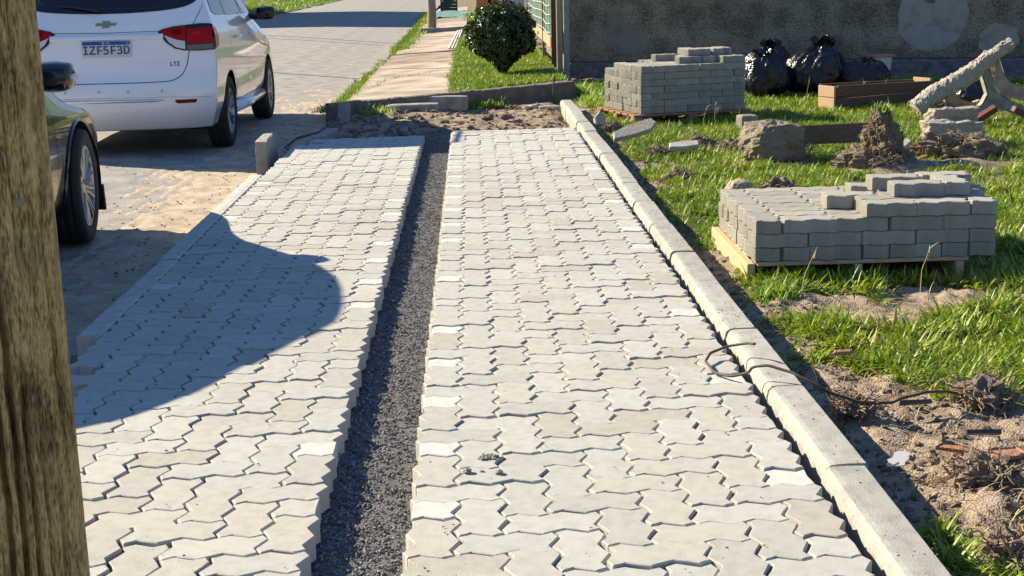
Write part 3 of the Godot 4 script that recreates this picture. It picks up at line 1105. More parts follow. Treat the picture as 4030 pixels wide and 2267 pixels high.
# lay a polygon given in surface coordinates onto a surface, lifted by off, cut into cells so that it follows the curve
func drape(s: SurfaceTool, poly: Array, at: Callable, off: Callable, cell := 0.05) -> void:
	var pp := PackedVector2Array()
	var lo := Vector2(1e9, 1e9)
	var hi := -lo
	for p in poly:
		var v := Vector2(p[0], p[1])
		pp.append(v)
		lo = lo.min(v)
		hi = hi.max(v)
	var nx := int(ceil((hi.x - lo.x) / cell))
	var ny := int(ceil((hi.y - lo.y) / cell))
	for i in nx:
		for j in ny:
			var a := lo + Vector2(i, j) * cell
			var parts := Geometry2D.intersect_polygons(pp, PackedVector2Array([a, a + Vector2(cell, 0), a + Vector2(cell, cell), a + Vector2(0, cell)]))
			for part in parts:
				var idx := Geometry2D.triangulate_polygon(part)
				for k in range(0, idx.size(), 3):
					var v := []
					for e in 3:
						var q: Vector2 = part[idx[k + e]]
						v.append(at.call(q.x, q.y) + off.call(q.x, q.y))
					var nn: Vector3 = (v[1] - v[0]).cross(v[2] - v[0])
					if nn.dot(off.call(part[0].x, part[0].y)) > 0:
						tri(s, v[0], v[2], v[1])
					else:
						tri(s, v[0], v[1], v[2])

func ribbon(s: SurfaceTool, pts: Array, at: Callable, off: Callable, w: float) -> void:
	for k in pts.size() - 1:
		var a := Vector2(pts[k][0], pts[k][1])
		var b := Vector2(pts[k + 1][0], pts[k + 1][1])
		var n: int = max(1, int((b - a).length() / 0.04))
		var side := (b - a).normalized().orthogonal() * w * 0.5
		for e in n:
			var p := a.lerp(b, float(e) / n)
			var q := a.lerp(b, float(e + 1) / n)
			var v := []
			for r in [p - side, q - side, q + side, p + side]:
				v.append(at.call(r.x, r.y) + off.call(r.x, r.y))
			quad(s, v[0], v[1], v[2], v[3])

func smooth_loop(pts: Array, closed := true) -> Array:   # two rounds of corner cutting
	var cur := pts
	for r in 2:
		var out := []
		var n := cur.size()
		if not closed:
			out.append(cur[0])
		for k in (n if closed else n - 1):
			var a: Array = cur[k]
			var b: Array = cur[(k + 1) % n]
			out.append([a[0] * 0.75 + b[0] * 0.25, a[1] * 0.75 + b[1] * 0.25])
			out.append([a[0] * 0.25 + b[0] * 0.75, a[1] * 0.25 + b[1] * 0.75])
		if not closed:
			out.append(cur[n - 1])
		cur = out
	return cur

func wheel(parent: Node3D, c: Vector3, out: float, r: float, rim: float, w: float, spokes: int, twin: float, turn: float, metal: Material) -> void:
	var t := Node3D.new()
	put(t, "wheel", parent)
	t.position = c
	t.rotation.y = turn
	var d := Vector3(out, 0, 0)
	var s := tool(true)
	var h := w * 0.5
	lathe(s, Vector3.ZERO, d, [[-h * 0.9, rim * 0.9], [-h, rim + 0.02], [-h, r - 0.035], [-h * 0.9, r - 0.008], [-h * 0.62, r], [-h * 0.56, r], [-h * 0.54, r - 0.008], [-h * 0.46, r - 0.008], [-h * 0.44, r], [-h * 0.05, r], [-h * 0.03, r - 0.008], [h * 0.05, r - 0.008], [h * 0.07, r], [h * 0.44, r], [h * 0.46, r - 0.008], [h * 0.54, r - 0.008], [h * 0.56, r], [h * 0.66, r - 0.001], [h * 0.92, r - 0.010], [h * 1.0, r - 0.035], [h * 1.02, (r + rim) * 0.5], [h * 0.98, rim + 0.014], [h * 0.9, rim + 0.004], [h * 0.86, rim - 0.004]], 48)
	obj("tyre", s, M.tyre, t)
	s = tool(true)
	lathe(s, Vector3.ZERO, d, [[h * 0.86, rim - 0.003], [h * 0.9, rim + 0.003], [h * 0.88, rim - 0.012], [h * 0.6, rim - 0.022], [-h * 0.7, rim - 0.03]], 48)
	for k in spokes:
		for e in ([-1.0, 1.0] if twin > 0.0 else [0.0]):
			var a: float = TAU * k / spokes
			var ro: float = rim - 0.012
			var dir := func(rr: float, off: float) -> Vector3: return Vector3(0, cos(a), sin(a)) * rr + Vector3(0, -sin(a), cos(a)) * off
			var p0: Vector3 = dir.call(0.035, e * 0.012) + d * h * 0.62
			var p1: Vector3 = dir.call(rim * 0.55, e * twin * 0.55) + d * h * 0.78
			var p2: Vector3 = dir.call(ro, e * twin) + d * h * 0.84
			var sd := Vector3(0, -sin(a), cos(a))
			var ws := [0.012, 0.011, 0.016]
			var pts := [p0, p1, p2]
			for q in 2:
				var a0: Vector3 = pts[q] - sd * ws[q]
				var a1: Vector3 = pts[q] + sd * ws[q]
				var b0: Vector3 = pts[q + 1] - sd * ws[q + 1]
				var b1: Vector3 = pts[q + 1] + sd * ws[q + 1]
				var m0: Vector3 = pts[q] + d * 0.007
				var m1: Vector3 = pts[q + 1] + d * 0.007
				quad(s, a0, b0, m1, m0)
				quad(s, m0, m1, b1, a1)
				quad(s, a0 - d * 0.03, b0 - d * 0.03, b0, a0)
				quad(s, a1, b1, b1 - d * 0.03, a1 - d * 0.03)
	lathe(s, Vector3.ZERO, d, [[h * 0.4, 0.075], [h * 0.62, 0.06], [h * 0.72, 0.034], [h * 0.74, 0.0]], 20)
	obj("rim", s, metal, t)
	s = tool(true)
	lathe(s, Vector3.ZERO, d, [[h * 0.1, 0.0], [h * 0.1, rim * 0.72], [-h * 0.05, rim * 0.74], [-h * 0.05, rim - 0.03]], 28)
	obj("brake_disc", s, flat(lin(0.05, 0.05, 0.05), 0.5, 0.6), t)

func arch_liner(b: Body, x0: float, x1: float, t: Node3D) -> void:
	for w in b.wheels:
		for e in [-1.0, 1.0]:
			var s := tool(true)
			sheet(s, 20, 1, func(i, j):
				var a: float = -0.35 + (PI + 0.7) * i / 20.0
				return Vector3(e * (x1 if j == 1 else x0), w[1] + sin(a) * w[2], w[0] + cos(a) * w[2]))
			sheet(s, 20, 1, func(i, j):
				var a: float = -0.35 + (PI + 0.7) * i / 20.0
				return Vector3(e * x0, w[1] + (sin(a) * w[2] if j == 1 else 0.0), w[0] + (cos(a) * w[2] if j == 1 else 0.0)))
			obj("wheel_arch", s, M.black_plastic, t)

func car_materials() -> void:
	if M.has("tyre"):
		return
	M.tyre = surf(301, [[0.05, 4, 1.0]], [[0.2, lin(0.014, 0.014, 0.014)], [0.8, lin(0.035, 0.033, 0.03)]], 3.0, 0.85, 0.1, false)
	M.alloy = flat(lin(0.30, 0.31, 0.33), 0.28, 0.9)
	M.alloy_dark = flat(lin(0.22, 0.25, 0.30), 0.22, 0.95)
	M.white_paint = flat(lin(0.82, 0.83, 0.85), 0.32)
	M.white_paint.clearcoat_enabled = true
	M.white_paint.clearcoat = 1.0
	M.white_paint.clearcoat_roughness = 0.04
	M.black_paint = flat(lin(0.006, 0.006, 0.007), 0.25)
	M.black_paint.clearcoat_enabled = true
	M.black_paint.clearcoat = 1.0
	M.black_paint.clearcoat_roughness = 0.02
	M.glass = flat(lin(0.006, 0.009, 0.013), 0.03)
	M.black_plastic = flat(lin(0.012, 0.012, 0.013), 0.45)
	M.seam = flat(lin(0.02, 0.022, 0.026), 0.8)
	M.chrome = flat(lin(0.75, 0.76, 0.78), 0.08, 1.0)
	M.red_lens = flat(lin(0.40, 0.006, 0.008), 0.12)
	M.red_dark = flat(lin(0.16, 0.004, 0.007), 0.08)
	M.clear_lens = flat(lin(0.62, 0.62, 0.62), 0.12)
	M.smoke_lens = flat(lin(0.16, 0.11, 0.09), 0.12)
	for m in [M.red_lens, M.red_dark]:
		m.metallic_specular = 0.25

func letters(parent: Node, called: String, text: String, size: float, at: Vector3, mat: Material, depth := 0.002, b := Basis()) -> void:
	var tm := TextMesh.new()
	var f := SystemFont.new()
	f.font_names = PackedStringArray(["Droid Sans Mono"])
	f.font_weight = 700
	var fv := FontVariation.new()
	fv.base_font = f
	fv.variation_embolden = 0.9
	tm.font = fv
	tm.text = text
	tm.font_size = 64
	tm.pixel_size = size / 46.0
	tm.depth = depth
	var o := mesh_node(called, tm, mat, parent)
	o.transform = Transform3D(b, at)

func white_car() -> void:
	car_materials()
	var t := thing("white_car", "white people carrier parked at the kerb with its tail lights towards us", "car", Vector3(-3.03, ROAD + 0.02, -12.08))
	var b := Body.new()
	b.keys = [[0.24, 0.78, -0.16, -4.22], [0.33, 0.815, -0.07, -4.30], [0.42, 0.85, -0.02, -4.35], [0.55, 0.862, 0.0, -4.36], [0.63, 0.866, -0.015, -4.34], [0.72, 0.868, -0.045, -4.27], [0.85, 0.868, -0.06, -4.02], [1.0, 0.862, -0.075, -3.45], [1.08, 0.85, -0.10, -3.15], [1.18, 0.815, -0.145, -2.98], [1.35, 0.755, -0.23, -2.72], [1.52, 0.69, -0.32, -2.42], [1.62, 0.62, -0.42, -2.1], [1.655, 0.53, -0.55, -1.8]]
	b.wheels = [[-0.93, 0.315, 0.365], [-3.52, 0.315, 0.365]]
	obj("body", body_shell(b, 0.24, 1.655, 84), M.white_paint, t)
	arch_liner(b, 0.52, 0.845, t)
	var R := func(x, y): return b.rear(x, y)
	var Rn := func(k: float) -> Callable: return func(x, y): return b.rear_normal(x, y) * k
	var S := func(z, y): return b.side(z, y)
	var SL := func(z, y):
		var p := b.side(z, y)
		return Vector3(-p.x, p.y, p.z)
	var Sn := func(k: float) -> Callable: return func(z, y): return Vector3(k, k * 0.25, 0)
	var SLn := func(k: float) -> Callable: return func(z, y): return Vector3(-k, k * 0.25, 0)
	var s := tool(true)
	# rear window with its dark surround, bottom edge bowed
	drape(s, smooth_loop([[-0.74, 1.56], [-0.745, 1.36], [-0.70, 1.27], [-0.5, 1.225], [0, 1.205], [0.5, 1.225], [0.70, 1.27], [0.745, 1.36], [0.70, 1.56]]), R, Rn.call(0.004), 0.06)
	var rw := obj("rear_window", s, M.glass, t)
	s = tool(true)
	ribbon(s, smooth_loop([[-0.60, 1.52], [-0.6, 1.32], [-0.5, 1.275], [-0.1, 1.26], [0.12, 1.245], [0.5, 1.25], [0.6, 1.31], [0.6, 1.52]], false), R, Rn.call(0.006), 0.003)
	obj("window_edge", s, flat(lin(0.05, 0.055, 0.06), 0.3), rw)
	# wiper
	s = tool()
	var w0: Vector3 = R.call(-0.05, 1.235) + Vector3(0, 0.0, 0.03)
	var w1: Vector3 = R.call(-0.40, 1.285) + Vector3(0, 0.0, 0.02)
	tube(s, [w0, w0.lerp(w1, 0.5) + Vector3(0, 0.01, 0.012), w1], [0.013, 0.011, 0.006], 6)
	obj("wiper", s, M.black_plastic, t)
	# seams of the tailgate
	s = tool(true)
	ribbon(s, smooth_loop([[-0.70, 1.02], [-0.672, 0.9], [-0.64, 0.74], [-0.56, 0.655], [-0.4, 0.645], [0, 0.643], [0.4, 0.645], [0.56, 0.655], [0.64, 0.74], [0.672, 0.9], [0.70, 1.02]], false), R, Rn.call(0.0025), 0.006)
	obj("tailgate_seam", s, M.seam, t)
	s = tool(true)
	ribbon(s, [[-0.46, 1.062], [0, 1.056], [0.46, 1.062]], R, Rn.call(0.0025), 0.004)
	obj("tailgate_seam", s, M.seam, t)
	s = tool(true)
	ribbon(s, smooth_loop([[0.70, 1.10], [0.735, 1.18], [0.765, 1.26]], false), R, Rn.call(0.0025), 0.004)
	obj("tailgate_seam", s, M.seam, t)
	s = tool(true)
	ribbon(s, smooth_loop([[-0.70, 1.10], [-0.735, 1.18], [-0.765, 1.26]], false), R, Rn.call(0.0025), 0.004)
	obj("tailgate_seam", s, M.seam, t)
	# moulding over the plate, standing proud, and the recess edge below it
	s = tool(true)
	sheet(s, 30, 4, func(i, j):
		var x: float = -0.47 + 0.94 * i / 30.0
		var y: float = [1.045, 1.04, 1.005, 0.998, 0.998][j]
		return R.call(x, y) + Vector3(0, 0, [0.001, 0.016, 0.018, 0.012, 0.0][j]), true)
	obj("tailgate_moulding", s, M.white_paint, t)
	# number plate
	s = tool()
	var pz: float = R.call(0.2, 0.92).z + 0.012
	box(s, Vector3(0, 0.925, pz), Vector3(0.405, 0.132, 0.008), Basis(), 0.003)
	var plate := obj("number_plate", s, flat(lin(0.62, 0.63, 0.64), 0.4), t)
	s = tool()
	box(s, Vector3(0, 0.975, pz + 0.005), Vector3(0.395, 0.028, 0.002), Basis(), 0.0005)
	obj("blue_band", s, flat(lin(0.01, 0.06, 0.36), 0.4), plate)
	letters(plate, "lettering", "IZF5F3D", 0.066, Vector3(-0.005, 0.915, pz + 0.006), flat(lin(0.05, 0.08, 0.19), 0.5))
	letters(plate, "country_name", "BRASIL", 0.014, Vector3(0, 0.975, pz + 0.008), flat(lin(0.6, 0.6, 0.62), 0.5), 0.001)
	s = tool()
	box(s, Vector3(0.177, 0.975, pz + 0.0066), Vector3(0.026, 0.018, 0.002), Basis(), 0.0005)
	obj("flag", s, flat(lin(0.06, 0.3, 0.12), 0.5), plate)
	s = tool()
	box(s, Vector3(-0.185, 0.945, pz + 0.005), Vector3(0.016, 0.016, 0.002), Basis(), 0.0005)
	obj("square_mark", s, flat(lin(0.25, 0.22, 0.25), 0.5), plate)
	for x in [-0.1, 0.1]:
		s = tool()
		lathe(s, Vector3(x, 0.983, pz + 0.004), Vector3(0, 0, 1), [[0.0, 0.007], [0.004, 0.006], [0.005, 0.0]], 10)
		obj("screw", s, M.black_plastic, plate)
	# gold cross badge with chrome edge
	for q in [[1.0, 0.004, M.chrome, "badge"], [0.82, 0.007, flat(lin(0.42, 0.33, 0.13), 0.35, 0.6), "badge_face"]]:
		s = tool()
		var k: float = q[0]
		var poly := []
		for p in [[-0.092, 0.012], [-0.034, 0.012], [-0.028, 0.030], [0.036, 0.030], [0.034, 0.012], [0.092, 0.012], [0.078, -0.014], [0.030, -0.014], [0.026, -0.032], [-0.038, -0.032], [-0.034, -0.014], [-0.078 - 0.014, -0.014]]:
			poly.append([p[0] * (1.0 - (1.0 - k) * 0.5) , 1.128 + p[1] * k])
		drape(s, poly, R, func(x, y): return Vector3(0, 0, q[1]), 0.3)
		var pl := PackedVector2Array()
		for p in poly:
			pl.append(Vector2(p[0], p[1]))
		for e in pl.size():
			var a: Vector2 = pl[e]
			var c: Vector2 = pl[(e + 1) % pl.size()]
			quad(s, R.call(a.x, a.y) + Vector3(0, 0, q[1]), R.call(c.x, c.y) + Vector3(0, 0, q[1]), R.call(c.x, c.y) - Vector3(0, 0, 0.004), R.call(a.x, a.y) - Vector3(0, 0, 0.004))
		obj(q[3], s, q[2], t)
	letters(t, "trim_lettering", "LTZ", 0.032, R.call(0.55, 0.79) + Vector3(0, 0, 0.004), M.chrome, 0.003, Basis(Vector3.UP, 0.1))
	letters(t, "model_lettering", "SPIN", 0.03, R.call(-0.56, 0.82) + Vector3(0, 0, 0.004), M.chrome, 0.003, Basis(Vector3.UP, -0.1))
	# tail lights
	for e in [-1.0, 1.0]:
		var tl := Node3D.new()
		put(tl, "tail_light", t)
		var mir := func(list: Array) -> Array: return list.map(func(p): return [p[0] * e, p[1]])
		s = tool(true)
		drape(s, mir.call([[0.425, 1.052], [0.46, 1.074], [0.55, 1.094], [0.66, 1.104], [0.76, 1.112], [0.82, 1.108], [0.864, 1.09], [0.868, 1.06], [0.862, 0.895], [0.74, 0.892], [0.64, 0.897], [0.56, 0.915], [0.49, 0.965]]), R, Rn.call(0.010), 0.035)
		obj("housing", s, flat(lin(0.02, 0.004, 0.004), 0.15), tl)
		s = tool(true)
		drape(s, mir.call([[0.445, 1.054], [0.50, 1.078], [0.64, 1.094], [0.64, 0.985], [0.58, 0.993], [0.50, 1.02]]), R, Rn.call(0.014), 0.035)
		obj("red_lens", s, M.red_lens, tl)
		s = tool(true)
		drape(s, mir.call([[0.655, 1.07], [0.84, 1.075], [0.845, 0.955], [0.655, 0.95]]), R, Rn.call(0.014), 0.035)
		obj("red_lens", s, M.red_lens, tl)
		s = tool(true)
		drape(s, mir.call([[0.53, 1.065], [0.61, 1.075], [0.61, 1.02], [0.54, 1.03]]), R, Rn.call(0.018), 0.035)
		obj("lens_pocket", s, M.red_dark, tl)
		s = tool(true)
		drape(s, mir.call([[0.69, 1.045], [0.76, 1.05], [0.76, 1.015], [0.69, 1.01]]), R, Rn.call(0.018), 0.035)
		obj("lens_pocket", s, M.red_dark if e < 0 else tinted(M.red_lens, lin(0.55, 0.012, 0.014)), tl)
		s = tool(true)
		drape(s, mir.call([[0.475, 1.025], [0.58, 0.985], [0.64, 0.975], [0.64, 0.908], [0.57, 0.925], [0.51, 0.97]]), R, Rn.call(0.0135), 0.03)
		obj("reversing_lens", s, M.clear_lens, tl)
		s = tool(true)
		drape(s, mir.call([[0.655, 0.94], [0.845, 0.945], [0.845, 0.905], [0.655, 0.902]]), R, Rn.call(0.0135), 0.03)
		obj("amber_lens", s, M.smoke_lens, tl)
		s = tool(true)
		drape(s, [[-0.25, 1.09], [-0.25, 0.895], [-0.40, 0.92], [-0.43, 1.0], [-0.36, 1.07]], S if e > 0 else SL, (Sn if e > 0 else SLn).call(0.008), 0.04)
		obj("side_lens", s, M.red_lens, tl)
		# reflector in the bumper
		s = tool(true)
		drape(s, mir.call([[0.545, 0.497], [0.71, 0.497], [0.715, 0.485], [0.70, 0.468], [0.56, 0.466], [0.54, 0.48]]), R, Rn.call(0.006), 0.04)
		obj("reflector", s, M.red_dark, t)
		for px in [0.40, 0.12]:
			s = tool(true)
			var sp: Vector3 = R.call(px * e + 0.04, 0.575)
			lathe(s, sp, Vector3(0, 0, 1), [[0.001, 0.011], [0.005, 0.010], [0.005, 0.008], [0.002, 0.007], [0.003, 0.0]], 12)
			obj("parking_sensor", s, tinted(M.white_paint, lin(0.45, 0.46, 0.5)), t)
	# chrome strip and lower edge of the bumper
	s = tool(true)
	sheet(s, 30, 4, func(i, j):
		var x: float = -0.46 + 0.92 * i / 30.0
		var hgt := 0.015 * minf(1.0, (30 - absf(i * 2 - 30)) / 5.0)
		var y: float = 0.497 + [1.0, 0.7, 0.0, -0.7, -1.0][j] * hgt
		return R.call(x, y) + Vector3(0, 0, [0.0, 0.008, 0.011, 0.008, 0.0][j]), true)
	obj("chrome_strip", s, M.chrome, t)
	s = tool(true)
	ribbon(s, [[-0.82, 0.508], [-0.5, 0.522], [0, 0.525], [0.5, 0.522], [0.82, 0.508]], R, Rn.call(0.002), 0.004)
	obj("bumper_crease", s, tinted(M.white_paint, lin(0.4, 0.41, 0.44)), t)
	# side: windows, seams, handles, sill, mirrors
	for e in [1.0, -1.0]:
		var SS: Callable = S if e > 0 else SL
		var nn: Callable = Sn if e > 0 else SLn
		for q in [[[-0.50, 1.20], [-0.56, 1.50], [-0.62, 1.55], [-1.02, 1.57], [-1.04, 1.165], [-0.62, 1.172]], [[-1.10, 1.16], [-1.10, 1.57], [-1.90, 1.575], [-1.96, 1.145]], [[-2.02, 1.145], [-1.97, 1.575], [-2.28, 1.54], [-2.78, 1.22], [-2.80, 1.135]]]:
			s = tool(true)
			drape(s, q, SS, nn.call(0.004), 0.06)
			obj("side_window", s, M.glass, t)
		for q in [[[-1.07, 1.15], [-1.06, 0.9], [-1.12, 0.72], [-1.32, 0.45], [-1.36, 0.36]], [[-1.99, 1.14], [-2.0, 0.7], [-1.98, 0.36]], [[-2.84, 1.12], [-2.93, 0.8], [-2.90, 0.42]], [[-1.36, 0.37], [-2.9, 0.37]]]:
			s = tool(true)
			ribbon(s, smooth_loop(q, false), SS, nn.call(0.002), 0.005)
			obj("door_seam", s, M.seam, t)
		for z in [-1.28, -2.16]:
			s = tool(true)
			tube(s, [SS.call(z, 0.955) + Vector3(e * 0.006, 0, 0), SS.call(z - 0.04, 0.96) + Vector3(e * 0.03, 0, 0), SS.call(z - 0.16, 0.96) + Vector3(e * 0.03, 0, 0), SS.call(z - 0.2, 0.955) + Vector3(e * 0.006, 0, 0)], [0.011, 0.013, 0.013, 0.011], 8)
			obj("door_handle", s, M.white_paint, t)
		s = tool(true)
		tube(s, [Vector3(e * 0.80, 0.30, -1.30), Vector3(e * 0.82, 0.29, -2.2), Vector3(e * 0.81, 0.30, -3.14)], [0.05, 0.05, 0.05], 10)
		obj("sill", s, M.white_paint, t)
		# mirror: white shell forward, black backed glass towards us
		var mr := Node3D.new()
		put(mr, "wing_mirror", t)
		s = tool(true)
		lump(s, Vector3(e * 0.985, 1.13, -2.55), Vector3(0.105, 0.078, 0.085), 0.0, 0.1, 1, 14, 20, Basis(), 0.55)
		obj("shell", s, M.black_plastic, mr)
		s = tool(true)
		lump(s, Vector3(e * 0.99, 1.13, -2.485), Vector3(0.085, 0.062, 0.02), 0.0, 0.1, 1, 12, 18, Basis(), 0.6)
		obj("mirror_glass", s, M.glass, mr)
		s = tool(true)
		tube(s, [Vector3(e * 0.80, 1.10, -2.62), Vector3(e * 0.92, 1.09, -2.57)], [0.03, 0.025], 8)
		obj("stalk", s, M.black_plastic, mr)
		# roof rail
		s = tool(true)
		tube(s, [Vector3(e * 0.58, 1.645, -0.62), Vector3(e * 0.58, 1.70, -0.72), Vector3(e * 0.585, 1.71, -1.4), Vector3(e * 0.57, 1.69, -2.0), Vector3(e * 0.565, 1.63, -2.1)], [0.014, 0.016, 0.016, 0.016, 0.014], 8)
		obj("roof_rail", s, M.black_plastic, t)
		wheel(t, Vector3(e * 0.765, 0.312, -0.93), e, 0.315, 0.205, 0.19, 6, 0.03, 0.0, M.alloy)
		wheel(t, Vector3(e * 0.765, 0.312, -3.52), e, 0.315, 0.205, 0.19, 6, 0.03, 0.0, M.alloy)
		# mudflap ahead of the front wheel arch
		s = tool()
		box(s, Vector3(e * 0.78, 0.25, -3.12), Vector3(0.16, 0.22, 0.012), Basis(), 0.003)
		obj("mudflap", s, M.black_plastic, t)
	# underbody and exhaust
	s = tool()
	box(s, Vector3(0, 0.27, -2.1), Vector3(1.2, 0.10, 3.6), Basis(), 0.03)
	obj("underbody", s, M.black_plastic, t)
	s = tool(true)
	tube(s, [Vector3(-0.42, 0.27, -0.4), Vector3(-0.42, 0.26, -0.06)], [0.028, 0.028], 12)
	obj("exhaust", s, M.alloy_dark, t)

func black_car() -> void:
	car_materials()
	var t := thing("black_car", "black car behind the timber post showing its front wheel and mirror", "car", Vector3(-3.1, ROAD + 0.02, -4.65))
	var b := Body.new()
	b.corner = 0.2
	b.keys = [[0.20, 0.80, -0.12, -4.22], [0.30, 0.845, -0.05, -4.36], [0.50, 0.868, 0.0, -4.42], [0.64, 0.870, -0.01, -4.38], [0.74, 0.868, -0.03, -4.22], [0.82, 0.862, -0.05, -3.82], [0.92, 0.845, -0.10, -3.60], [1.04, 0.785, -0.32, -3.54], [1.19, 0.725, -0.82, -3.42], [1.35, 0.67, -1.4, -3.2], [1.45, 0.61, -1.75, -2.8], [1.485, 0.48, -2.0, -2.2]]
	b.wheels = [[-0.98, 0.33, 0.375], [-3.60, 0.33, 0.375]]
	obj("body", body_shell(b, 0.20, 1.485, 84), M.black_paint, t)
	arch_liner(b, 0.52, 0.85, t)
	var S := func(z, y): return b.side(z, y)
	for e in [1.0, -1.0]:
		var SS: Callable = S if e > 0 else (func(z, y):
			var p := b.side(z, y)
			return Vector3(-p.x, p.y, p.z))
		var nn := func(k: float) -> Callable: return func(z, y): return Vector3(e * k, k * 0.25, 0)
		for q in [[[-1.1, 1.02], [-1.5, 1.28], [-1.95, 1.33], [-1.97, 0.98]], [[-2.03, 0.98], [-2.0, 1.36], [-2.6, 1.33], [-3.0, 1.0]]]:
			var s := tool(true)
			drape(s, q, SS, nn.call(0.004), 0.06)
			obj("side_window", s, M.glass, t)
		var s2 := tool(true)
		for q in [[[-2.0, 0.97], [-2.02, 0.6], [-1.98, 0.32]], [[-3.0, 0.92], [-3.10, 0.7], [-3.08, 0.34]]]:
			s2 = tool(true)
			ribbon(s2, smooth_loop(q, false), SS, nn.call(0.002), 0.005)
			obj("door_seam", s2, M.seam, t)
		# lip of the front arch
		for w in b.wheels:
			s2 = tool(true)
			var line := []
			var rr := []
			for k in 21:
				var a := -0.25 + (PI + 0.5) * k / 20.0
				var y: float = w[1] + sin(a) * (w[2] + 0.006)
				var z: float = w[0] + cos(a) * (w[2] + 0.006)
				line.append(SS.call(z, maxf(y, 0.2)) + Vector3(e * 0.004, y - maxf(y, 0.2), 0))
				rr.append(0.010)
			tube(s2, line, rr, 6)
			obj("arch_lip", s2, M.black_paint, t)
		var mr := Node3D.new()
		put(mr, "wing_mirror", t)
		s2 = tool(true)
		lump(s2, Vector3(e * 0.945, 1.005, -2.86), Vector3(0.12, 0.088, 0.10), 0.0, 0.1, 1, 16, 22, Basis(), 0.45)
		obj("shell", s2, M.black_paint, mr)
		s2 = tool(true)
		lump(s2, Vector3(e * 0.94, 1.0, -2.785), Vector3(0.10, 0.068, 0.03), 0.0, 0.1, 1, 12, 18, Basis(), 0.6)
		obj("mirror_glass", s2, M.glass, mr)
		s2 = tool(true)
		lump(s2, Vector3(e * 1.045, 1.0, -2.85), Vector3(0.022, 0.022, 0.055), 0.0, 0.1, 1, 10, 12)
		obj("turn_signal", s2, M.clear_lens, mr)
		s2 = tool(true)
		tube(s2, [Vector3(e * 0.80, 0.96, -2.93), Vector3(e * 0.92, 0.97, -2.88)], [0.03, 0.025], 8)
		obj("stalk", s2, M.black_plastic, mr)
		wheel(t, Vector3(e * 0.765, 0.33, -0.98), e, 0.33, 0.235, 0.2, 10, 0.024, 0.0, M.alloy_dark)
		wheel(t, Vector3(e * 0.775, 0.33, -3.60), e, 0.33, 0.235, 0.2, 10, 0.024, 0.09, M.alloy_dark)
		s2 = tool()
		box(s2, Vector3(e * 0.80, 0.20, -4.03), Vector3(0.10, 0.16, 0.02), Basis(Vector3.RIGHT, 0.15), 0.004)
		obj("wheel_deflector", s2, M.black_plastic, t)
	var s3 := tool()
	box(s3, Vector3(0, 0.25, -2.1), Vector3(1.2, 0.10, 3.6), Basis(), 0.03)
	obj("underbody", s3, M.black_plastic, t)

# ---------------------------------------------------------------- loose stones of the strip still to be paved
func stone_box(called: String, label: String, c: Vector3, size: Vector3, rot: Vector3, mat: Material, cat := "kerb stone", group := "") -> void:
	var s := tool()
	var n := 6
	# a box whose faces are slightly uneven and whose edges are worn
	var h := size * 0.5
	var seed_ := rng.randf() * 100.0
	for ax in 3:
		var u := (ax + 1) % 3
		var w := (ax + 2) % 3
		for f in [-1.0, 1.0]:
			sheet(s, n, n, func(i, j):
				var p := Vector3.ZERO
				p[ax] = f * h[ax]
				p[u] = h[u] * (-1.0 + 2.0 * i / n)
				p[w] = h[w] * (-1.0 + 2.0 * j / n)
				# worn edges: pull in where two faces meet
				var q := Vector3(absf(p.x) / h.x, absf(p.y) / h.y, absf(p.z) / h.z)
				var on := int(q.x > 0.99) + int(q.y > 0.99) + int(q.z > 0.99)
				var nv := Vector3(fine.get_noise_3d(p.x * 8 + seed_, p.y * 8, p.z * 8), fine.get_noise_3d(p.x * 8, p.y * 8 + seed_, p.z * 8), fine.get_noise_3d(p.x * 8, p.y * 8, p.z * 8 + seed_))
				if on >= 2:
					for e in 3:
						if q[e] > 0.99:
							p[e] -= signf(p[e]) * (0.005 + 0.008 * absf(nv[e]))
				return p + nv * 0.004, f < 0)
	var o := obj(called, s, mat)
	o.position = c
	o.rotation = rot
	tag(o, label, cat, group)

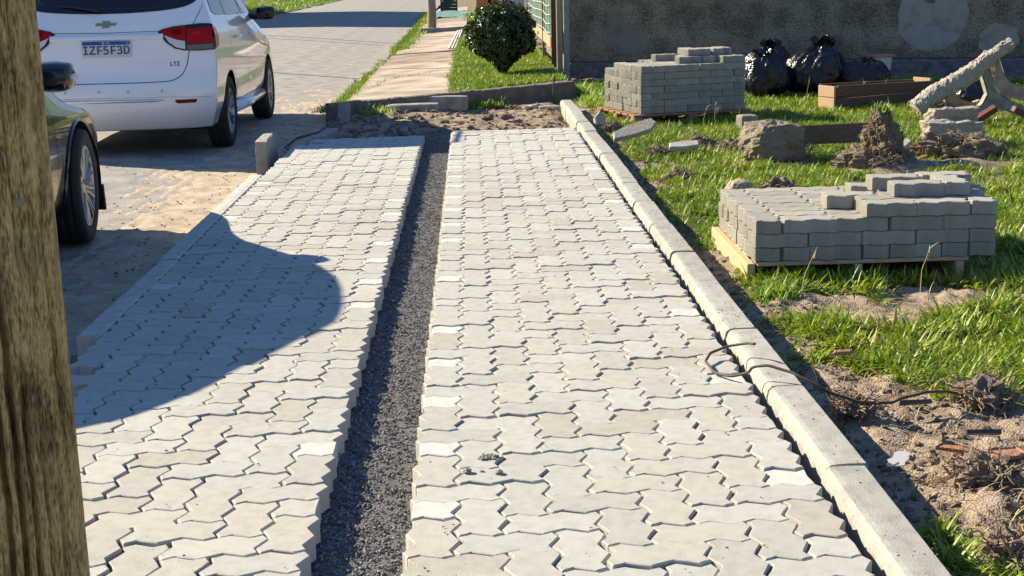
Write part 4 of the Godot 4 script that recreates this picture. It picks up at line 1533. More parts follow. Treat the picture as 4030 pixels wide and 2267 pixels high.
func loose_stones() -> void:
	var dull := tinted(M.kerb, lin(0.62, 0.62, 0.62))
	stone_box("kerb_stone", "upright kerb stone at the left edge of the paving behind the cars' shadow", Vector3(-1.61, -0.035, -11.15), Vector3(0.1, 0.31, 0.75), Vector3(0, 0.02, 0), tinted(M.kerb, lin(0.7, 0.69, 0.66)))
	stone_box("kerb_stone", "kerb stone leaning against the end of the low wall", Vector3(-1.285, -0.07, -14.25), Vector3(0.125, 0.32, 0.11), Vector3(-0.3, 0.1, -0.12), dull)
	stone_box("kerb_stone", "kerb stone sunk in the dark soil at the left corner of the paving", Vector3(-1.29, -0.055, -12.5), Vector3(0.11, 0.1, 0.72), Vector3(0, -0.1, 0), dull)
	stone_box("kerb_stone", "front one of two old kerb stones lying before the low wall", Vector3(-0.63, -0.055, -14.85), Vector3(0.55, 0.13, 0.13), Vector3(0.05, 0.05, 0.01), M.old_concrete)
	stone_box("kerb_stone", "rear one of two old kerb stones lying before the low wall", Vector3(-0.33, -0.02, -15.12), Vector3(0.56, 0.16, 0.12), Vector3(0, -0.18, 0), M.old_concrete)
	stone_box("paver_piece", "grey paver lying on the soil beside the end of the kerb", Vector3(0.78, -0.065, -14.72), Vector3(0.22, 0.06, 0.11), Vector3(0, 0.05, 0.02), tinted(M.kerb, lin(0.7, 0.7, 0.7)), "paver")
	stone_box("paver_piece", "narrow grey paver edge beside the lying paver on the soil", Vector3(0.62, -0.06, -14.75), Vector3(0.09, 0.065, 0.09), Vector3(0, 0.3, 0.0), tinted(M.kerb, lin(0.8, 0.8, 0.78)), "paver")
	# stake
	var s := tool()
	box(s, Vector3.ZERO, Vector3(0.018, 0.36, 0.018), Basis(), 0.002)
	var o := obj("stake", s, M.wood_old)
	o.position = Vector3(0.87, 0.03, -15.5)
	o.rotation = Vector3(0.03, 0, -0.06)
	tag(o, "thin wooden stake standing in the soil before the low wall", "stake")
	s = tool()
	tube(s, [Vector3(-1.50, -0.12, -11.9), Vector3(-1.62, -0.11, -12.3), Vector3(-1.58, -0.09, -12.8), Vector3(-1.30, -0.06, -13.3)], [0.012, 0.014, 0.012, 0.006], 7)
	tag(obj("branch", s, M.wood_old), "crooked dry branch lying in the white car's shadow beside the paving", "branch")
	# soil lumps of the unpaved strip
	clods("soil_clods", "brown soil crumbs scattered over the unpaved strip before the low wall", func():
		return Vector2(rng.randf_range(-1.45, 0.85), rng.randf_range(-15.3, -12.35)), 1500, 0.004, 0.035)
	clods("soil_clods", "brown soil crumbs and grit along the kerb and the bare patches of the plot", func():
		var z := -2.6 - pow(rng.randf(), 1.4) * 10.0
		return Vector2(1.02 + pow(rng.randf(), 1.3) * (0.75 if z > -5.2 else 0.45), z), 5200, 0.002, 0.017)

func clods(called: String, label: String, where: Callable, n: int, lo: float, hi: float) -> void:
	var s := tool()
	lump(s, Vector3.ZERO, Vector3(1, 0.7, 0.9), 0.9, 0.06, 77, 6, 8)
	var mm := MultiMesh.new()
	mm.transform_format = MultiMesh.TRANSFORM_3D
	mm.mesh = finish(s)
	mm.instance_count = n
	for k in n:
		var p: Vector2 = where.call()
		var sc := lo + (hi - lo) * pow(rng.randf(), 3.0)
		mm.set_instance_transform(k, Transform3D(Basis.from_euler(Vector3(rng.randf() * 6, rng.randf() * 6, rng.randf() * 6)).scaled(Vector3(sc * rng.randf_range(0.6, 1.5), sc * 0.8, sc * rng.randf_range(0.6, 1.5))), Vector3(p.x, soil_h(p.x, p.y) + sc * 0.05, p.y)))
	var mi := MultiMeshInstance3D.new()
	mi.multimesh = mm
	mi.material_override = M.clod
	put(mi, called)
	tag(kind(mi, "stuff"), label, "soil")

func rock(called: String, label: String, c: Vector3, size: Vector3, mat: Material, blocky := 0.4, rough := 0.35, seed_ := 1, turn := Vector3.ZERO, cat := "rock", n := 30) -> MeshInstance3D:
	var s := tool()
	lump(s, Vector3.ZERO, size, rough, 0.09, seed_, n, n + 10, Basis(), blocky)
	var o := obj(called, s, mat)
	o.position = c
	o.rotation = turn
	tag(o, label, cat)
	return o

# fibrous roots, joined: nobody could count them
func roots(parent: Node3D, c: Vector3, r: Vector3, n: int, mat: Material, down := 0.6) -> void:
	var s := tool()
	for k in n:
		var d := Vector3(rng.randfn(), absf(rng.randfn()) * 0.8, rng.randfn()).normalized()
		var p := c + d * r
		var pts := [p]
		var rad := [rng.randf_range(0.002, 0.0045)]
		var v := (d + Vector3(rng.randfn(), rng.randfn(), rng.randfn()) * 0.9).normalized()
		for e in 5:
			v = (v + Vector3(rng.randfn() * 0.5, rng.randfn() * 0.4 - down * 0.4, rng.randfn() * 0.5)).normalized()
			p += v * rng.randf_range(0.008, 0.02)
			pts.append(p)
			rad.append(rad[e] * 0.85)
		tube(s, pts, rad, 4, false)
	kind(obj("roots", s, mat, parent), "stuff")

# a slab cut to an outline in the x y plane, thick along z, edges worn
func plate(s: SurfaceTool, poly: Array, z: float, thick: float) -> void:
	var pp := PackedVector2Array()
	for p in poly:
		pp.append(Vector2(p[0], p[1]))
	var inn := Geometry2D.offset_polygon(pp, -0.008)
	var pin: PackedVector2Array = inn[0] if inn.size() > 0 else pp
	for f in [1.0, -1.0]:
		var idx := Geometry2D.triangulate_polygon(pin)
		for k in range(0, idx.size(), 3):
			var a := Vector3(pin[idx[k]].x, pin[idx[k]].y, z + f * thick * 0.5)
			var b := Vector3(pin[idx[k + 1]].x, pin[idx[k + 1]].y, z + f * thick * 0.5)
			var c := Vector3(pin[idx[k + 2]].x, pin[idx[k + 2]].y, z + f * thick * 0.5)
			if ((b - a).cross(c - a)).z * f > 0:
				tri(s, a, c, b)
			else:
				tri(s, a, b, c)
	var ccw := Geometry2D.is_polygon_clockwise(pp)
	for k in pp.size():
		var m := (k + 1) % pp.size()
		var a := Vector3(pp[k].x, pp[k].y, z + thick * 0.5 - 0.008)
		var b := Vector3(pp[m].x, pp[m].y, z + thick * 0.5 - 0.008)
		var back := Vector3(0, 0, -thick + 0.016)
		quad(s, a, b, b + back, a + back)
	# bevels
	if pin.size() == pp.size():
		var off := 0
		var best := 1e9
		for k in pin.size():
			var d := pin[k].distance_to(pp[0])
			if d < best:
				best = d
				off = k
		for f in [1.0, -1.0]:
			for k in pp.size():
				var m := (k + 1) % pp.size()
				var i0: Vector2 = pin[(k + off) % pin.size()]
				var i1: Vector2 = pin[(m + off) % pin.size()]
				quad(s, Vector3(pp[k].x, pp[k].y, z + f * (thick * 0.5 - 0.008)), Vector3(pp[m].x, pp[m].y, z + f * (thick * 0.5 - 0.008)), Vector3(i1.x, i1.y, z + f * thick * 0.5), Vector3(i0.x, i0.y, z + f * thick * 0.5))

func rubble() -> void:
	var dry := flat(lin(0.24, 0.175, 0.11), 0.9)
	var o := rock("soil_boulder", "big squarish lump of dried soil and concrete lying on the lawn", Vector3(2.21, 0.05, -10.5), Vector3(0.255, 0.165, 0.2), M.clod, 0.55, 0.28, 12, Vector3(0, 0.3, -0.1), "rock", 40)
	o.material_override = tinted(M.crumbly, lin(0.62, 0.56, 0.5))
	roots(o, Vector3(0.15, -0.05, 0.1), Vector3(0.12, 0.08, 0.1), 60, dry)
	stone_box("concrete_cube", "small mossy concrete cube behind the big soil lump", Vector3(2.36, 0.0, -12.3), Vector3(0.16, 0.13, 0.14), Vector3(0, 0.2, 0), tinted(M.old_concrete, lin(0.75, 0.75, 0.65)), "concrete block")
	var s := tool()
	box(s, Vector3.ZERO, Vector3(0.98, 0.15, 0.055), Basis(), 0.004)
	o = obj("timber_beam", s, M.wood_old)
	o.position = Vector3(2.72, 0.025, -11.05)
	o.rotation = Vector3(-0.1, 0.0, 0.02)
	tag(o, "dark timber plank lying on edge between the soil lump and the root mound", "plank")
	# mound of roots with a tuft on top
	var t := thing("root_mound", "pointed mound of soil and matted roots with a grass tuft on top", "soil mound", Vector3(2.86, 0, -9.95))
	s = tool()
	lump(s, Vector3(-0.04, -0.07, 0.0), Vector3(0.26, 0.12, 0.24), 0.6, 0.11, 21, 30, 40)
	lump(s, Vector3(0.0, 0.06, 0.0), Vector3(0.135, 0.16, 0.13), 0.6, 0.12, 22, 30, 40)
	lump(s, Vector3(-0.01, 0.2, 0.0), Vector3(0.075, 0.13, 0.075), 0.6, 0.13, 23, 30, 40)
	obj("soil", s, M.clod, t)
	roots(t, Vector3(0, 0.12, 0), Vector3(0.10, 0.17, 0.10), 420, dry, 0.9)
	roots(t, Vector3(-0.03, -0.02, 0.05), Vector3(0.22, 0.09, 0.2), 260, dry, 0.5)
	# second heap to its right
	t = thing("soil_heap", "low heap of dark soil and roots before the broken concrete block", "soil mound", Vector3(3.52, -0.04, -10.35))
	s = tool()
	lump(s, Vector3(0, 0, 0), Vector3(0.30, 0.12, 0.2), 0.7, 0.11, 25, 30, 40)
	obj("soil", s, M.clod, t)
	roots(t, Vector3(0, 0.02, 0), Vector3(0.28, 0.1, 0.18), 300, dry, 0.5)
	# smaller clods with roots on the lawn
	var spots := [[1.40, -10.9, 0.10, "clod of soil and roots next to the kerb below the pale slab"], [1.80, -11.25, 0.115, "left one of two rooty clods on the lawn before the far stack"], [2.02, -11.1, 0.11, "right one of two rooty clods on the lawn before the far stack"], [1.88, -8.75, 0.12, "matted root clod beside the pale round stone"], [1.22, -12.55, 0.075, "reddish soil clod beside the kerb before the far pallet"], [1.38, -9.55, 0.09, "dark clod of soil in the grass close to the kerb"], [1.32, -6.55, 0.05, "small brown clod under the corner of the pale pallet"], [1.36, -3.66, 0.085, "crumbly dark clod on the bare soil before the tile shards"], [1.50, -3.42, 0.11, "large rooty clod at the lower right edge of the bare soil"], [1.62, -4.42, 0.09, "dark crumbly clod at the edge of the near grass behind the cable"], [1.18, -4.30, 0.055, "brown clod on the bare soil next to the kerb under the cable"], [1.28, -3.2, 0.08, "rooty clod close to the nearest kerb block"]]
	for k in spots.size():
		var q: Array = spots[k]
		t = thing("root_clod", q[3], "soil clod", Vector3(q[0], soil_h(q[0], q[1]) + 0.02, q[1]))
		s = tool()
		lump(s, Vector3.ZERO, Vector3(q[2], q[2] * 0.62, q[2] * 0.85), 0.6, 0.12, 40 + k, 22, 30)
		obj("soil", s, M.clod, t)
		roots(t, Vector3.ZERO, Vector3(q[2], q[2] * 0.6, q[2]) * 0.95, 90, dry, 0.3)
	# pale stones and shards
	rock("pale_stone", "rounded pale sandy stone lying behind the nearer stack of pavers", Vector3(1.61, -0.01, -8.62), Vector3(0.085, 0.062, 0.075), tinted(M.crumbly, lin(1.0, 0.92, 0.78)), 0.15, 0.16, 61)
	var shard := func(called: String, label: String, poly: Array, c: Vector3, thick: float, rot: Vector3, mat: Material, cat: String):
		var st := tool()
		plate(st, poly, 0.0, thick)
		var ob := obj(called, st, mat)
		ob.position = c
		ob.rotation = rot
		tag(ob, label, cat)
	shard.call("concrete_shard", "pale pointed concrete slab tilted on the grass near the far pallet", [[-0.2, -0.10], [-0.19, 0.0], [-0.05, 0.09], [0.16, 0.18], [0.2, 0.12], [0.14, 0.02], [-0.02, -0.05]], Vector3(1.33, -0.005, -11.75), 0.045, Vector3(-1.05, 0.1, 0), M.crumbly, "concrete shard")
	shard.call("concrete_shard", "flat grey stone lying on the grass between the rooty clods", [[-0.13, -0.05], [-0.1, 0.04], [0.02, 0.07], [0.14, 0.06], [0.12, -0.03], [0.0, -0.06]], Vector3(1.60, -0.02, -10.9), 0.04, Vector3(-1.3, 0.2, 0), tinted(M.kerb, lin(0.9, 0.9, 0.9)), "concrete shard")
	shard.call("concrete_shard", "small pointed stone beside the kerb before the far pallet", [[-0.06, -0.05], [-0.05, 0.03], [0.02, 0.09], [0.06, 0.03], [0.05, -0.05]], Vector3(1.14, -0.02, -12.95), 0.05, Vector3(-0.5, 0.4, 0), M.crumbly, "concrete shard")
	shard.call("concrete_shard", "whitish concrete piece half buried right of the root mound", [[-0.14, -0.04], [-0.12, 0.05], [0.0, 0.08], [0.14, 0.0], [0.1, -0.07]], Vector3(3.18, -0.02, -10.75), 0.06, Vector3(-1.0, -0.4, 0), tinted(M.crumbly, lin(1.2, 1.2, 1.2)), "concrete shard")
	shard.call("tile_shard", "long reddish clay tile shard on the bare soil near us", [[-0.075, -0.005], [-0.06, 0.028], [-0.015, 0.03], [0.075, -0.02], [0.07, -0.032]], Vector3(1.395, -0.072, -3.93), 0.006, Vector3(-1.5, -0.35, 0), tinted(M.crumbly, lin(0.95, 0.5, 0.38)), "tile shard")
	shard.call("tile_shard", "broad reddish clay tile shard near the edge of the grass", [[-0.06, -0.03], [-0.04, 0.025], [0.05, 0.03], [0.06, -0.01], [0.03, -0.035]], Vector3(1.50, -0.07, -3.88), 0.006, Vector3(-1.5, 0.1, 0), tinted(M.crumbly, lin(1.0, 0.56, 0.42)), "tile shard")
	shard.call("black_strip", "short black plastic strip lying on the soil by the tile shards", [[-0.05, -0.006], [0.05, -0.006], [0.05, 0.006], [-0.05, 0.006]], Vector3(1.475, -0.04, -3.985), 0.02, Vector3(-0.6, -0.08, 0), flat(lin(0.05, 0.045, 0.04), 0.5), "plastic strip")
	shard.call("slate_strip", "thin dark strip sticking out of the soil behind the tile shards", [[-0.05, -0.006], [0.055, -0.004], [0.05, 0.006], [-0.045, 0.007]], Vector3(1.36, -0.035, -4.28), 0.02, Vector3(-0.6, -0.1, 0.05), flat(lin(0.08, 0.07, 0.055), 0.7), "plastic strip")
	shard.call("plaster_shard", "white plaster shard on the soil beside the kerb", [[-0.05, -0.02], [-0.044, 0.006], [-0.02, 0.012], [-0.004, 0.03], [0.02, 0.034], [0.046, 0.02], [0.052, 0.0], [0.03, -0.012], [0.012, -0.03], [-0.02, -0.026]], Vector3(1.185, -0.07, -3.86), 0.014, Vector3(-1.2, 0.2, 0.1), flat(lin(0.66, 0.66, 0.64), 0.8), "plaster shard")
	shard.call("tile_shard", "orange brown tile scrap lying in the near grass", [[-0.05, -0.01], [-0.02, 0.02], [0.05, 0.015], [0.04, -0.015]], Vector3(1.30, -0.05, -4.95), 0.012, Vector3(-1.3, 0.3, 0), tinted(M.crumbly, lin(0.95, 0.6, 0.42)), "tile shard")
	# broken concrete block
	t = thing("concrete_block", "broken stepped block of pale concrete right of the root mound", "concrete block", Vector3(3.70, -0.06, -11.0), 0.05)
	s = tool()
	lump(s, Vector3(-0.02, 0.06, 0.06), Vector3(0.27, 0.14, 0.13), 0.22, 0.12, 71, 34, 44, Basis(), 0.85)
	obj("lower_block", s, M.crumbly, t)
	s = tool()
	lump(s, Vector3(0.04, 0.18, -0.08), Vector3(0.23, 0.10, 0.10), 0.2, 0.12, 72, 30, 40, Basis(), 0.8)
	obj("upper_slab", s, tinted(M.crumbly, lin(0.9, 0.86, 0.8)), t)
	# leaning broken concrete post with its curved arms
	t = thing("broken_concrete_frame", "leaning crumbled concrete post with curved concrete arms at the right edge", "concrete post", Vector3(0, 0, 0))
	s = tool()
	var pts := []
	var rad := []
	var nn := 90
	for k in nn + 1:
		var f := float(k) / nn
		pts.append(Vector3(3.885, 0.05, -12.5).lerp(Vector3(4.70, 0.60, -12.5), f) + Vector3(0, 0.012 * sin(f * 9.0), 0))
		rad.append(lerpf(0.088, 0.068, f) if f < 0.78 else 0.05)
	tube(s, pts, rad, 34)
	var mesh := finish(s)
	var mdt := MeshDataTool.new()
	mdt.create_from_surface(mesh, 0)
	for k in mdt.get_vertex_count():
		var v := mdt.get_vertex(k)
		var nz := Vector3(fine.get_noise_3dv(v * 3.0), fine.get_noise_3dv(v * 3.0 + Vector3(9, 0, 0)), fine.get_noise_3dv(v * 3.0 + Vector3(0, 9, 0)))
		mdt.set_vertex(k, v + nz * 0.02 + Vector3(fine.get_noise_3dv(v * 11.0), fine.get_noise_3dv(v * 11.0 + Vector3(7, 0, 0)), fine.get_noise_3dv(v * 11.0 + Vector3(0, 7, 0))) * 0.013)
	var rough := ArrayMesh.new()
	mdt.commit_to_surface(rough)
	var st2 := SurfaceTool.new()
	st2.append_from(rough, 0, Transform3D())
	st2.deindex()
	var arr := st2.commit_to_arrays()
	var st3 := tool()
	for v in arr[Mesh.ARRAY_VERTEX]:
		st3.add_vertex(v)
	obj("post", st3, M.crumbly, t)
	s = tool()
	plate(s, [[4.44, 0.44], [4.52, 0.45], [4.56, 0.34], [4.60, 0.24], [4.66, 0.155], [4.76, 0.10], [4.98, 0.0], [5.2, -0.09], [5.2, -0.2], [4.9, -0.07], [4.72, 0.0], [4.62, 0.02], [4.55, 0.0], [4.42, -0.13], [4.30, -0.13], [4.40, -0.02], [4.50, 0.08], [4.54, 0.16], [4.50, 0.28]], -12.62, 0.1)
	obj("front_arm", s, tinted(M.old_concrete, lin(0.85, 0.9, 0.85)), t)
	s = tool()
	plate(s, [[4.64, 0.52], [4.74, 0.50], [4.80, 0.32], [4.86, 0.24], [5.0, 0.18], [5.3, 0.1], [5.3, -0.02], [4.95, 0.06], [4.78, 0.10], [4.70, 0.2], [4.66, 0.38]], -12.95, 0.1)
	obj("rear_arm", s, tinted(M.old_concrete, lin(0.95, 0.88, 0.8)), t)
	s = tool()
	plate(s, [[4.17, 0.20], [4.25, 0.21], [4.34, 0.12], [4.46, 0.08], [4.52, 0.1], [4.47, -0.02], [4.36, -0.05], [4.22, 0.06]], -12.72, 0.08)
	obj("middle_arm", s, tinted(M.old_concrete, lin(1.05, 0.92, 0.78)), t)
	s = tool()
	plate(s, [[4.02, 0.04], [4.14, 0.10], [4.24, -0.02], [4.28, -0.16], [4.10, -0.16]], -12.58, 0.07)
	obj("lower_arm", s, tinted(M.old_concrete, lin(0.75, 0.68, 0.6)), t)
	roots(t, Vector3(4.1, 0.04, -12.45), Vector3(0.1, 0.07, 0.06), 150, dry, 0.6)
	roots(t, Vector3(4.62, 0.3, -12.8), Vector3(0.06, 0.1, 0.05), 60, dry, 0.6)
	# red steel channel pieces under it
	s = tool()
	box(s, Vector3.ZERO, Vector3(0.26, 0.05, 0.07), Basis(), 0.004)
	o = obj("steel_channel", s, flat(lin(0.10, 0.028, 0.022), 0.6))
	o.position = Vector3(4.30, 0.03, -12.0)
	o.rotation = Vector3(0.2, 0.2, 0.55)
	tag(o, "short dark red steel piece leaning on the broken concrete block", "steel piece")
	s = tool()
	box(s, Vector3.ZERO, Vector3(0.75, 0.05, 0.08), Basis(), 0.004)
	o = obj("steel_channel", s, flat(lin(0.09, 0.03, 0.025), 0.6))
	o.position = Vector3(4.92, -0.1, -12.1)
	o.rotation = Vector3(0.1, 0.0, -0.5)
	tag(o, "long dark red steel channel lying under the curved concrete arm", "steel piece")

# ---------------------------------------------------------------- rubbish bags, pot and wooden box
func bag(label: String, c: Vector3, r: Vector3, seed_: int, knot: Vector3, lean := 0.0, ruffle := 0.6) -> void:
	var t := thing("rubbish_bag", label, "rubbish bag", c, 0.0, "black rubbish bags by the wall")
	var nz := FastNoiseLite.new()
	nz.seed = seed_
	nz.frequency = 0.12
	nz.fractal_octaves = 3
	nz.fractal_type = FastNoiseLite.FRACTAL_RIDGED
	var lo := FastNoiseLite.new()
	lo.seed = seed_ + 5
	lo.frequency = 0.1
	var nu := 70
	var nv := 110
	var s := tool(true)
	sheet(s, nu, nv, func(i, j):
		var th: float = PI * i / nu
		var ph: float = TAU * (j % nv) / nv
		var d := Vector3(sin(th) * cos(ph), cos(th), sin(th) * sin(ph))
		var near_top := smoothstep(1.25, 0.15, th)
		var pleat := sin(ph * 17.0 + 3.0 * lo.get_noise_2d(cos(ph) * 9, sin(ph) * 9)) * 0.07 * near_top * sin(minf(th * 2.0, PI * 0.5))
		var rr := 1.0 + 0.25 * lo.get_noise_3dv(d * 7.0) + 0.09 * nz.get_noise_3dv(Vector3(d.x * 14, d.y * 6, d.z * 14)) * (1.0 - 0.3 * near_top) + pleat
		var p := d * rr
		if p.y < -0.75:
			p.y = -0.75 + (p.y + 0.75) * 0.15
		# drawn up to the knot
		var up := pow(maxf(0.0, cos(th)), 5.0)
		p.x *= 1.0 - 0.75 * up
		p.z *= 1.0 - 0.75 * up
		p = Vector3(p.x * r.x, (p.y + 0.75) * r.y, p.z * r.z)
		return p + knot * up + Vector3(lean * p.y, 0, 0))
	obj("sack", s, M.bag, t)
	# loose gathered neck above the knot
	s = tool(true)
	var top := Vector3(0, 1.72 * r.y, 0) + knot + Vector3(lean * 1.7 * r.y, 0, 0)
	for w in 2:
		sheet(s, 8, 40, func(i, j):
			var a: float = TAU * (j % 40) / 40.0
			var f := float(i) / 8.0
			var rr: float = r.x * (0.10 + ruffle * 0.42 * f) * (1.0 + 0.35 * sin(a * 6.0 + seed_ + w) * f)
			return top + Vector3(cos(a) * rr, r.y * (-0.12 + 0.42 * f * ruffle) + r.y * 0.18 * sin(a * 3.0 + seed_ * 2.0) * f, sin(a) * rr * 0.7) + Vector3(0.03 * w, -0.02 * w, 0))
	obj("gathered_neck", s, M.bag, t)

func bags_and_box() -> void:
	M.bag = surf(311, [[0.03, 4, 1.0, FastNoiseLite.TYPE_SIMPLEX_SMOOTH]], [[0.2, lin(0.006, 0.0065, 0.008)], [0.8, lin(0.011, 0.0115, 0.013)]], 3.0, 0.24, 0.5, true)
	bag("bulging black rubbish bag right behind the far stack of pavers", Vector3(3.16, -0.06, -15.45), Vector3(0.255, 0.26, 0.24), 3, Vector3(-0.05, -0.02, 0.03), 0.0, 0.6)
	bag("tall black rubbish bag with a high knot in the middle of the row", Vector3(3.67, -0.06, -15.55), Vector3(0.285, 0.31, 0.26), 8, Vector3(0.04, 0.0, 0), 0.14, 0.6)
	bag("black rubbish bag half hidden behind the two front bags", Vector3(3.32, 0.0, -16.05), Vector3(0.26, 0.26, 0.22), 14, Vector3(0.0, 0.0, 0), 0.0, 0.55)
	bag("low slumped black rubbish bag in front of the white pot", Vector3(4.16, -0.07, -15.6), Vector3(0.31, 0.225, 0.27), 21, Vector3(0.05, -0.04, 0), 0.2, 0.3)
	bag("black rubbish bag seen through the broken concrete arms", Vector3(4.86, -0.08, -13.9), Vector3(0.21, 0.15, 0.2), 33, Vector3(-0.02, 0, 0), 0.0, 0.4)
	# white fluted pot with red rim
	var t := thing("plant_pot", "white fluted pot with a reddish rim standing at the foot of the wall", "pot", Vector3(4.62, -0.06, -16.25), 0.2)
	var s := tool()
	var prof := [[0.0, 0.085], [0.34, 0.115]]
	sheet(s, 10, 48, func(i, j):
		var a: float = TAU * (j % 48) / 48.0
		var f := float(i) / 10.0
		var sq := 1.0 / maxf(absf(cos(a)), absf(sin(a)))
		var r := lerpf(0.085, 0.112, f) * lerpf(1.0, sq, 0.6) * (1.0 - (0.035 * maxf(0.0, sin(a * 12.0)) if f > 0.15 and f < 0.85 else 0.0))
		return Vector3(cos(a) * r, 0.34 * f, sin(a) * r))
	obj("body", s, flat(lin(0.5, 0.5, 0.52), 0.5), t)
	s = tool()
	box(s, Vector3(0, 0.35, 0), Vector3(0.262, 0.028, 0.262), Basis(), 0.008)
	obj("rim", s, flat(lin(0.42, 0.20, 0.17), 0.6), t)
	# wooden trough of reddish boards
	t = thing("wooden_box", "long reddish wooden planter box lying on the lawn before the bags", "planter box", Vector3(3.54, -0.09, -13.98), 0.40)
	for k in 2:
		var y := 0.065 + k * 0.115
		for q in [["end_board", Vector3(0.0, y, -0.12), Vector3(0.03, 0.108, 0.26)], ["end_board", Vector3(1.18, y + 0.02, -0.12), Vector3(0.03, 0.108, 0.26)], ["side_board", Vector3(0.59, y + 0.005, 0.02), Vector3(1.16, 0.104, 0.026)], ["side_board", Vector3(0.59, y + 0.005, -0.26), Vector3(1.16, 0.104, 0.026)]]:
			s = tool()
			box(s, Vector3.ZERO, q[2], Basis(), 0.003)
			var o := obj(q[0], s, M.wood_pale if q[0] == "end_board" else tinted(M.wood_old, lin(1.0, 0.85, 0.75)), t)
			o.position = q[1]
			o.rotation = Vector3(0, 0, 0.0 if q[0] == "end_board" else 0.012 * (1 - 2 * k))
	s = tool()
	box(s, Vector3(0.6, 0.01, -0.12), Vector3(1.14, 0.016, 0.24), Basis(), 0.002)
	obj("bottom_board", s, M.wood_old, t)
	s = tool()
	box(s, Vector3.ZERO, Vector3(0.62, 0.02, 0.09), Basis(), 0.003)
	var pl := obj("loose_board", s, M.wood_red)
	pl.position = Vector3(4.28, -0.07, -13.45)
	pl.rotation = Vector3(0, 0.12, 0.02)
	tag(pl, "thin reddish board on the grass beside the wooden planter box", "plank")

# ---------------------------------------------------------------- the timber post close to us
func timber_post() -> void:
	var t := thing("timber_post", "weathered cracked timber post standing close at the left edge", "post", Vector3(-0.825, -0.2, -2.37), 0.33)
	var nu := 230
	var nv := 320
	var w := 0.118
	var cracks := [[0.2, 0.06, 1.0, 0.0, 1.4], [0.93, 0.07, 1.2, 0.2, 0.80], [1.08, 0.06, 1.3, 0.35, 0.95], [1.22, 0.09, 2.0, 0.2, 1.0], [1.40, 0.10, 2.6, 0.2, 1.22], [1.14, 0.05, 0.8, 1.05, 1.75], [0.86, 0.05, 0.8, 0.75, 1.25], [1.62, 0.10, 2.4, 0.2, 1.7], [1.33, 0.05, 0.9, 1.1, 1.9], [1.02, 0.045, 0.7, 1.2, 2.0], [2.6, 0.05, 0.8, 0.0, 2.0], [4.0, 0.05, 1, 0, 2], [5.2, 0.05, 1, 0, 2]]
	var s := tool(true)
	sheet(s, nu, nv, func(i, j):
		var y: float = 2.45 * i / nu
		var a: float = TAU * (j % nv) / nv
		var ca := cos(a)
		var sa := sin(a)
		var sq := pow(pow(absf(ca), 5.0) + pow(absf(sa), 5.0), -0.2)
		var r := w * sq
		r += 0.004 * big.get_noise_3d(ca * 3.0, y * 2.0, sa * 3.0) + 0.0022 * fine.get_noise_3d(ca * 14.0, y * 0.8, sa * 14.0) + 0.0012 * fine.get_noise_3d(ca * 40.0, y * 1.6, sa * 40.0)
		for c in cracks:
			var ac: float = c[0] + 0.10 * big.get_noise_2d(y * 2.2, c[0] * 31.0) + 0.03 * fine.get_noise_2d(y * 3.0, c[0] * 7.0)
			var dd := absf(wrapf(a - ac, -PI, PI)) / (float(c[1]) * 0.6)
			var live := smoothstep(c[3] - 0.1, c[3] + 0.15, y) * (1.0 - smoothstep(c[4] - 0.2, c[4], y))
			if dd < 1.0:
				r -= 0.015 * float(c[2]) * live * (1.0 - dd)
		# splintered notch low on the right edge
		var dn := Vector2(wrapf(a - 0.74, -PI, PI) * 0.6, (y - 0.56) / 0.7)
		if dn.length() < 0.16:
			r -= 0.02 * (1.0 - dn.length() / 0.16) * (0.6 + 0.4 * fine.get_noise_2d(a * 9.0, y * 6.0))
		return Vector3(ca * r, y, sa * r))
	quad(s, Vector3(-w, 2.45, -w), Vector3(w, 2.45, -w), Vector3(w, 2.45, w), Vector3(-w, 2.45, w))
	var pics := noise_pic(321, [[0.014, 4, 0.4], [0.07, 5, 0.6]], [[0.3, lin(0.16, 0.10, 0.035)], [0.42, lin(0.42, 0.29, 0.105)], [0.55, lin(0.60, 0.435, 0.17)], [0.7, lin(0.72, 0.55, 0.26)]], 1024)
	var m := flat(Color.WHITE, 0.9)
	m.albedo_texture = pics[0]
	m.uv1_triplanar = true
	m.uv1_scale = Vector3(6.0, 1.1, 6.0)
	m.heightmap_enabled = true
	m.heightmap_texture = pics[1]
	m.heightmap_scale = 0.9
	# blotches of grey and dark weathering over the grain
	var blot := noise_pic(331, [[0.006, 5, 0.7], [0.03, 4, 0.3]], [[0.34, lin(0.5, 0.48, 0.45)], [0.46, lin(0.9, 0.89, 0.86)], [0.58, lin(1, 1, 1)]], 512)
	m.detail_enabled = true
	m.detail_albedo = blot[0]
	m.detail_blend_mode = BaseMaterial3D.BLEND_MODE_MUL
	m.detail_uv_layer = BaseMaterial3D.DETAIL_UV_1
	obj("timber", s, m, t)
	for q in [[0.062, 1.178, lin(0.30, 0.25, 0.14)], [0.034, 1.31, lin(0.09, 0.04, 0.03)]]:
		s = tool(true)
		lathe(s, Vector3(q[0], q[1], 0.114), Vector3(0, 0, 1), [[-0.01, 0.0075], [0.003, 0.0075], [0.005, 0.005], [0.005, 0.0]], 14)
		obj("nail_head", s, flat(q[2], 0.6, 0.2), t)

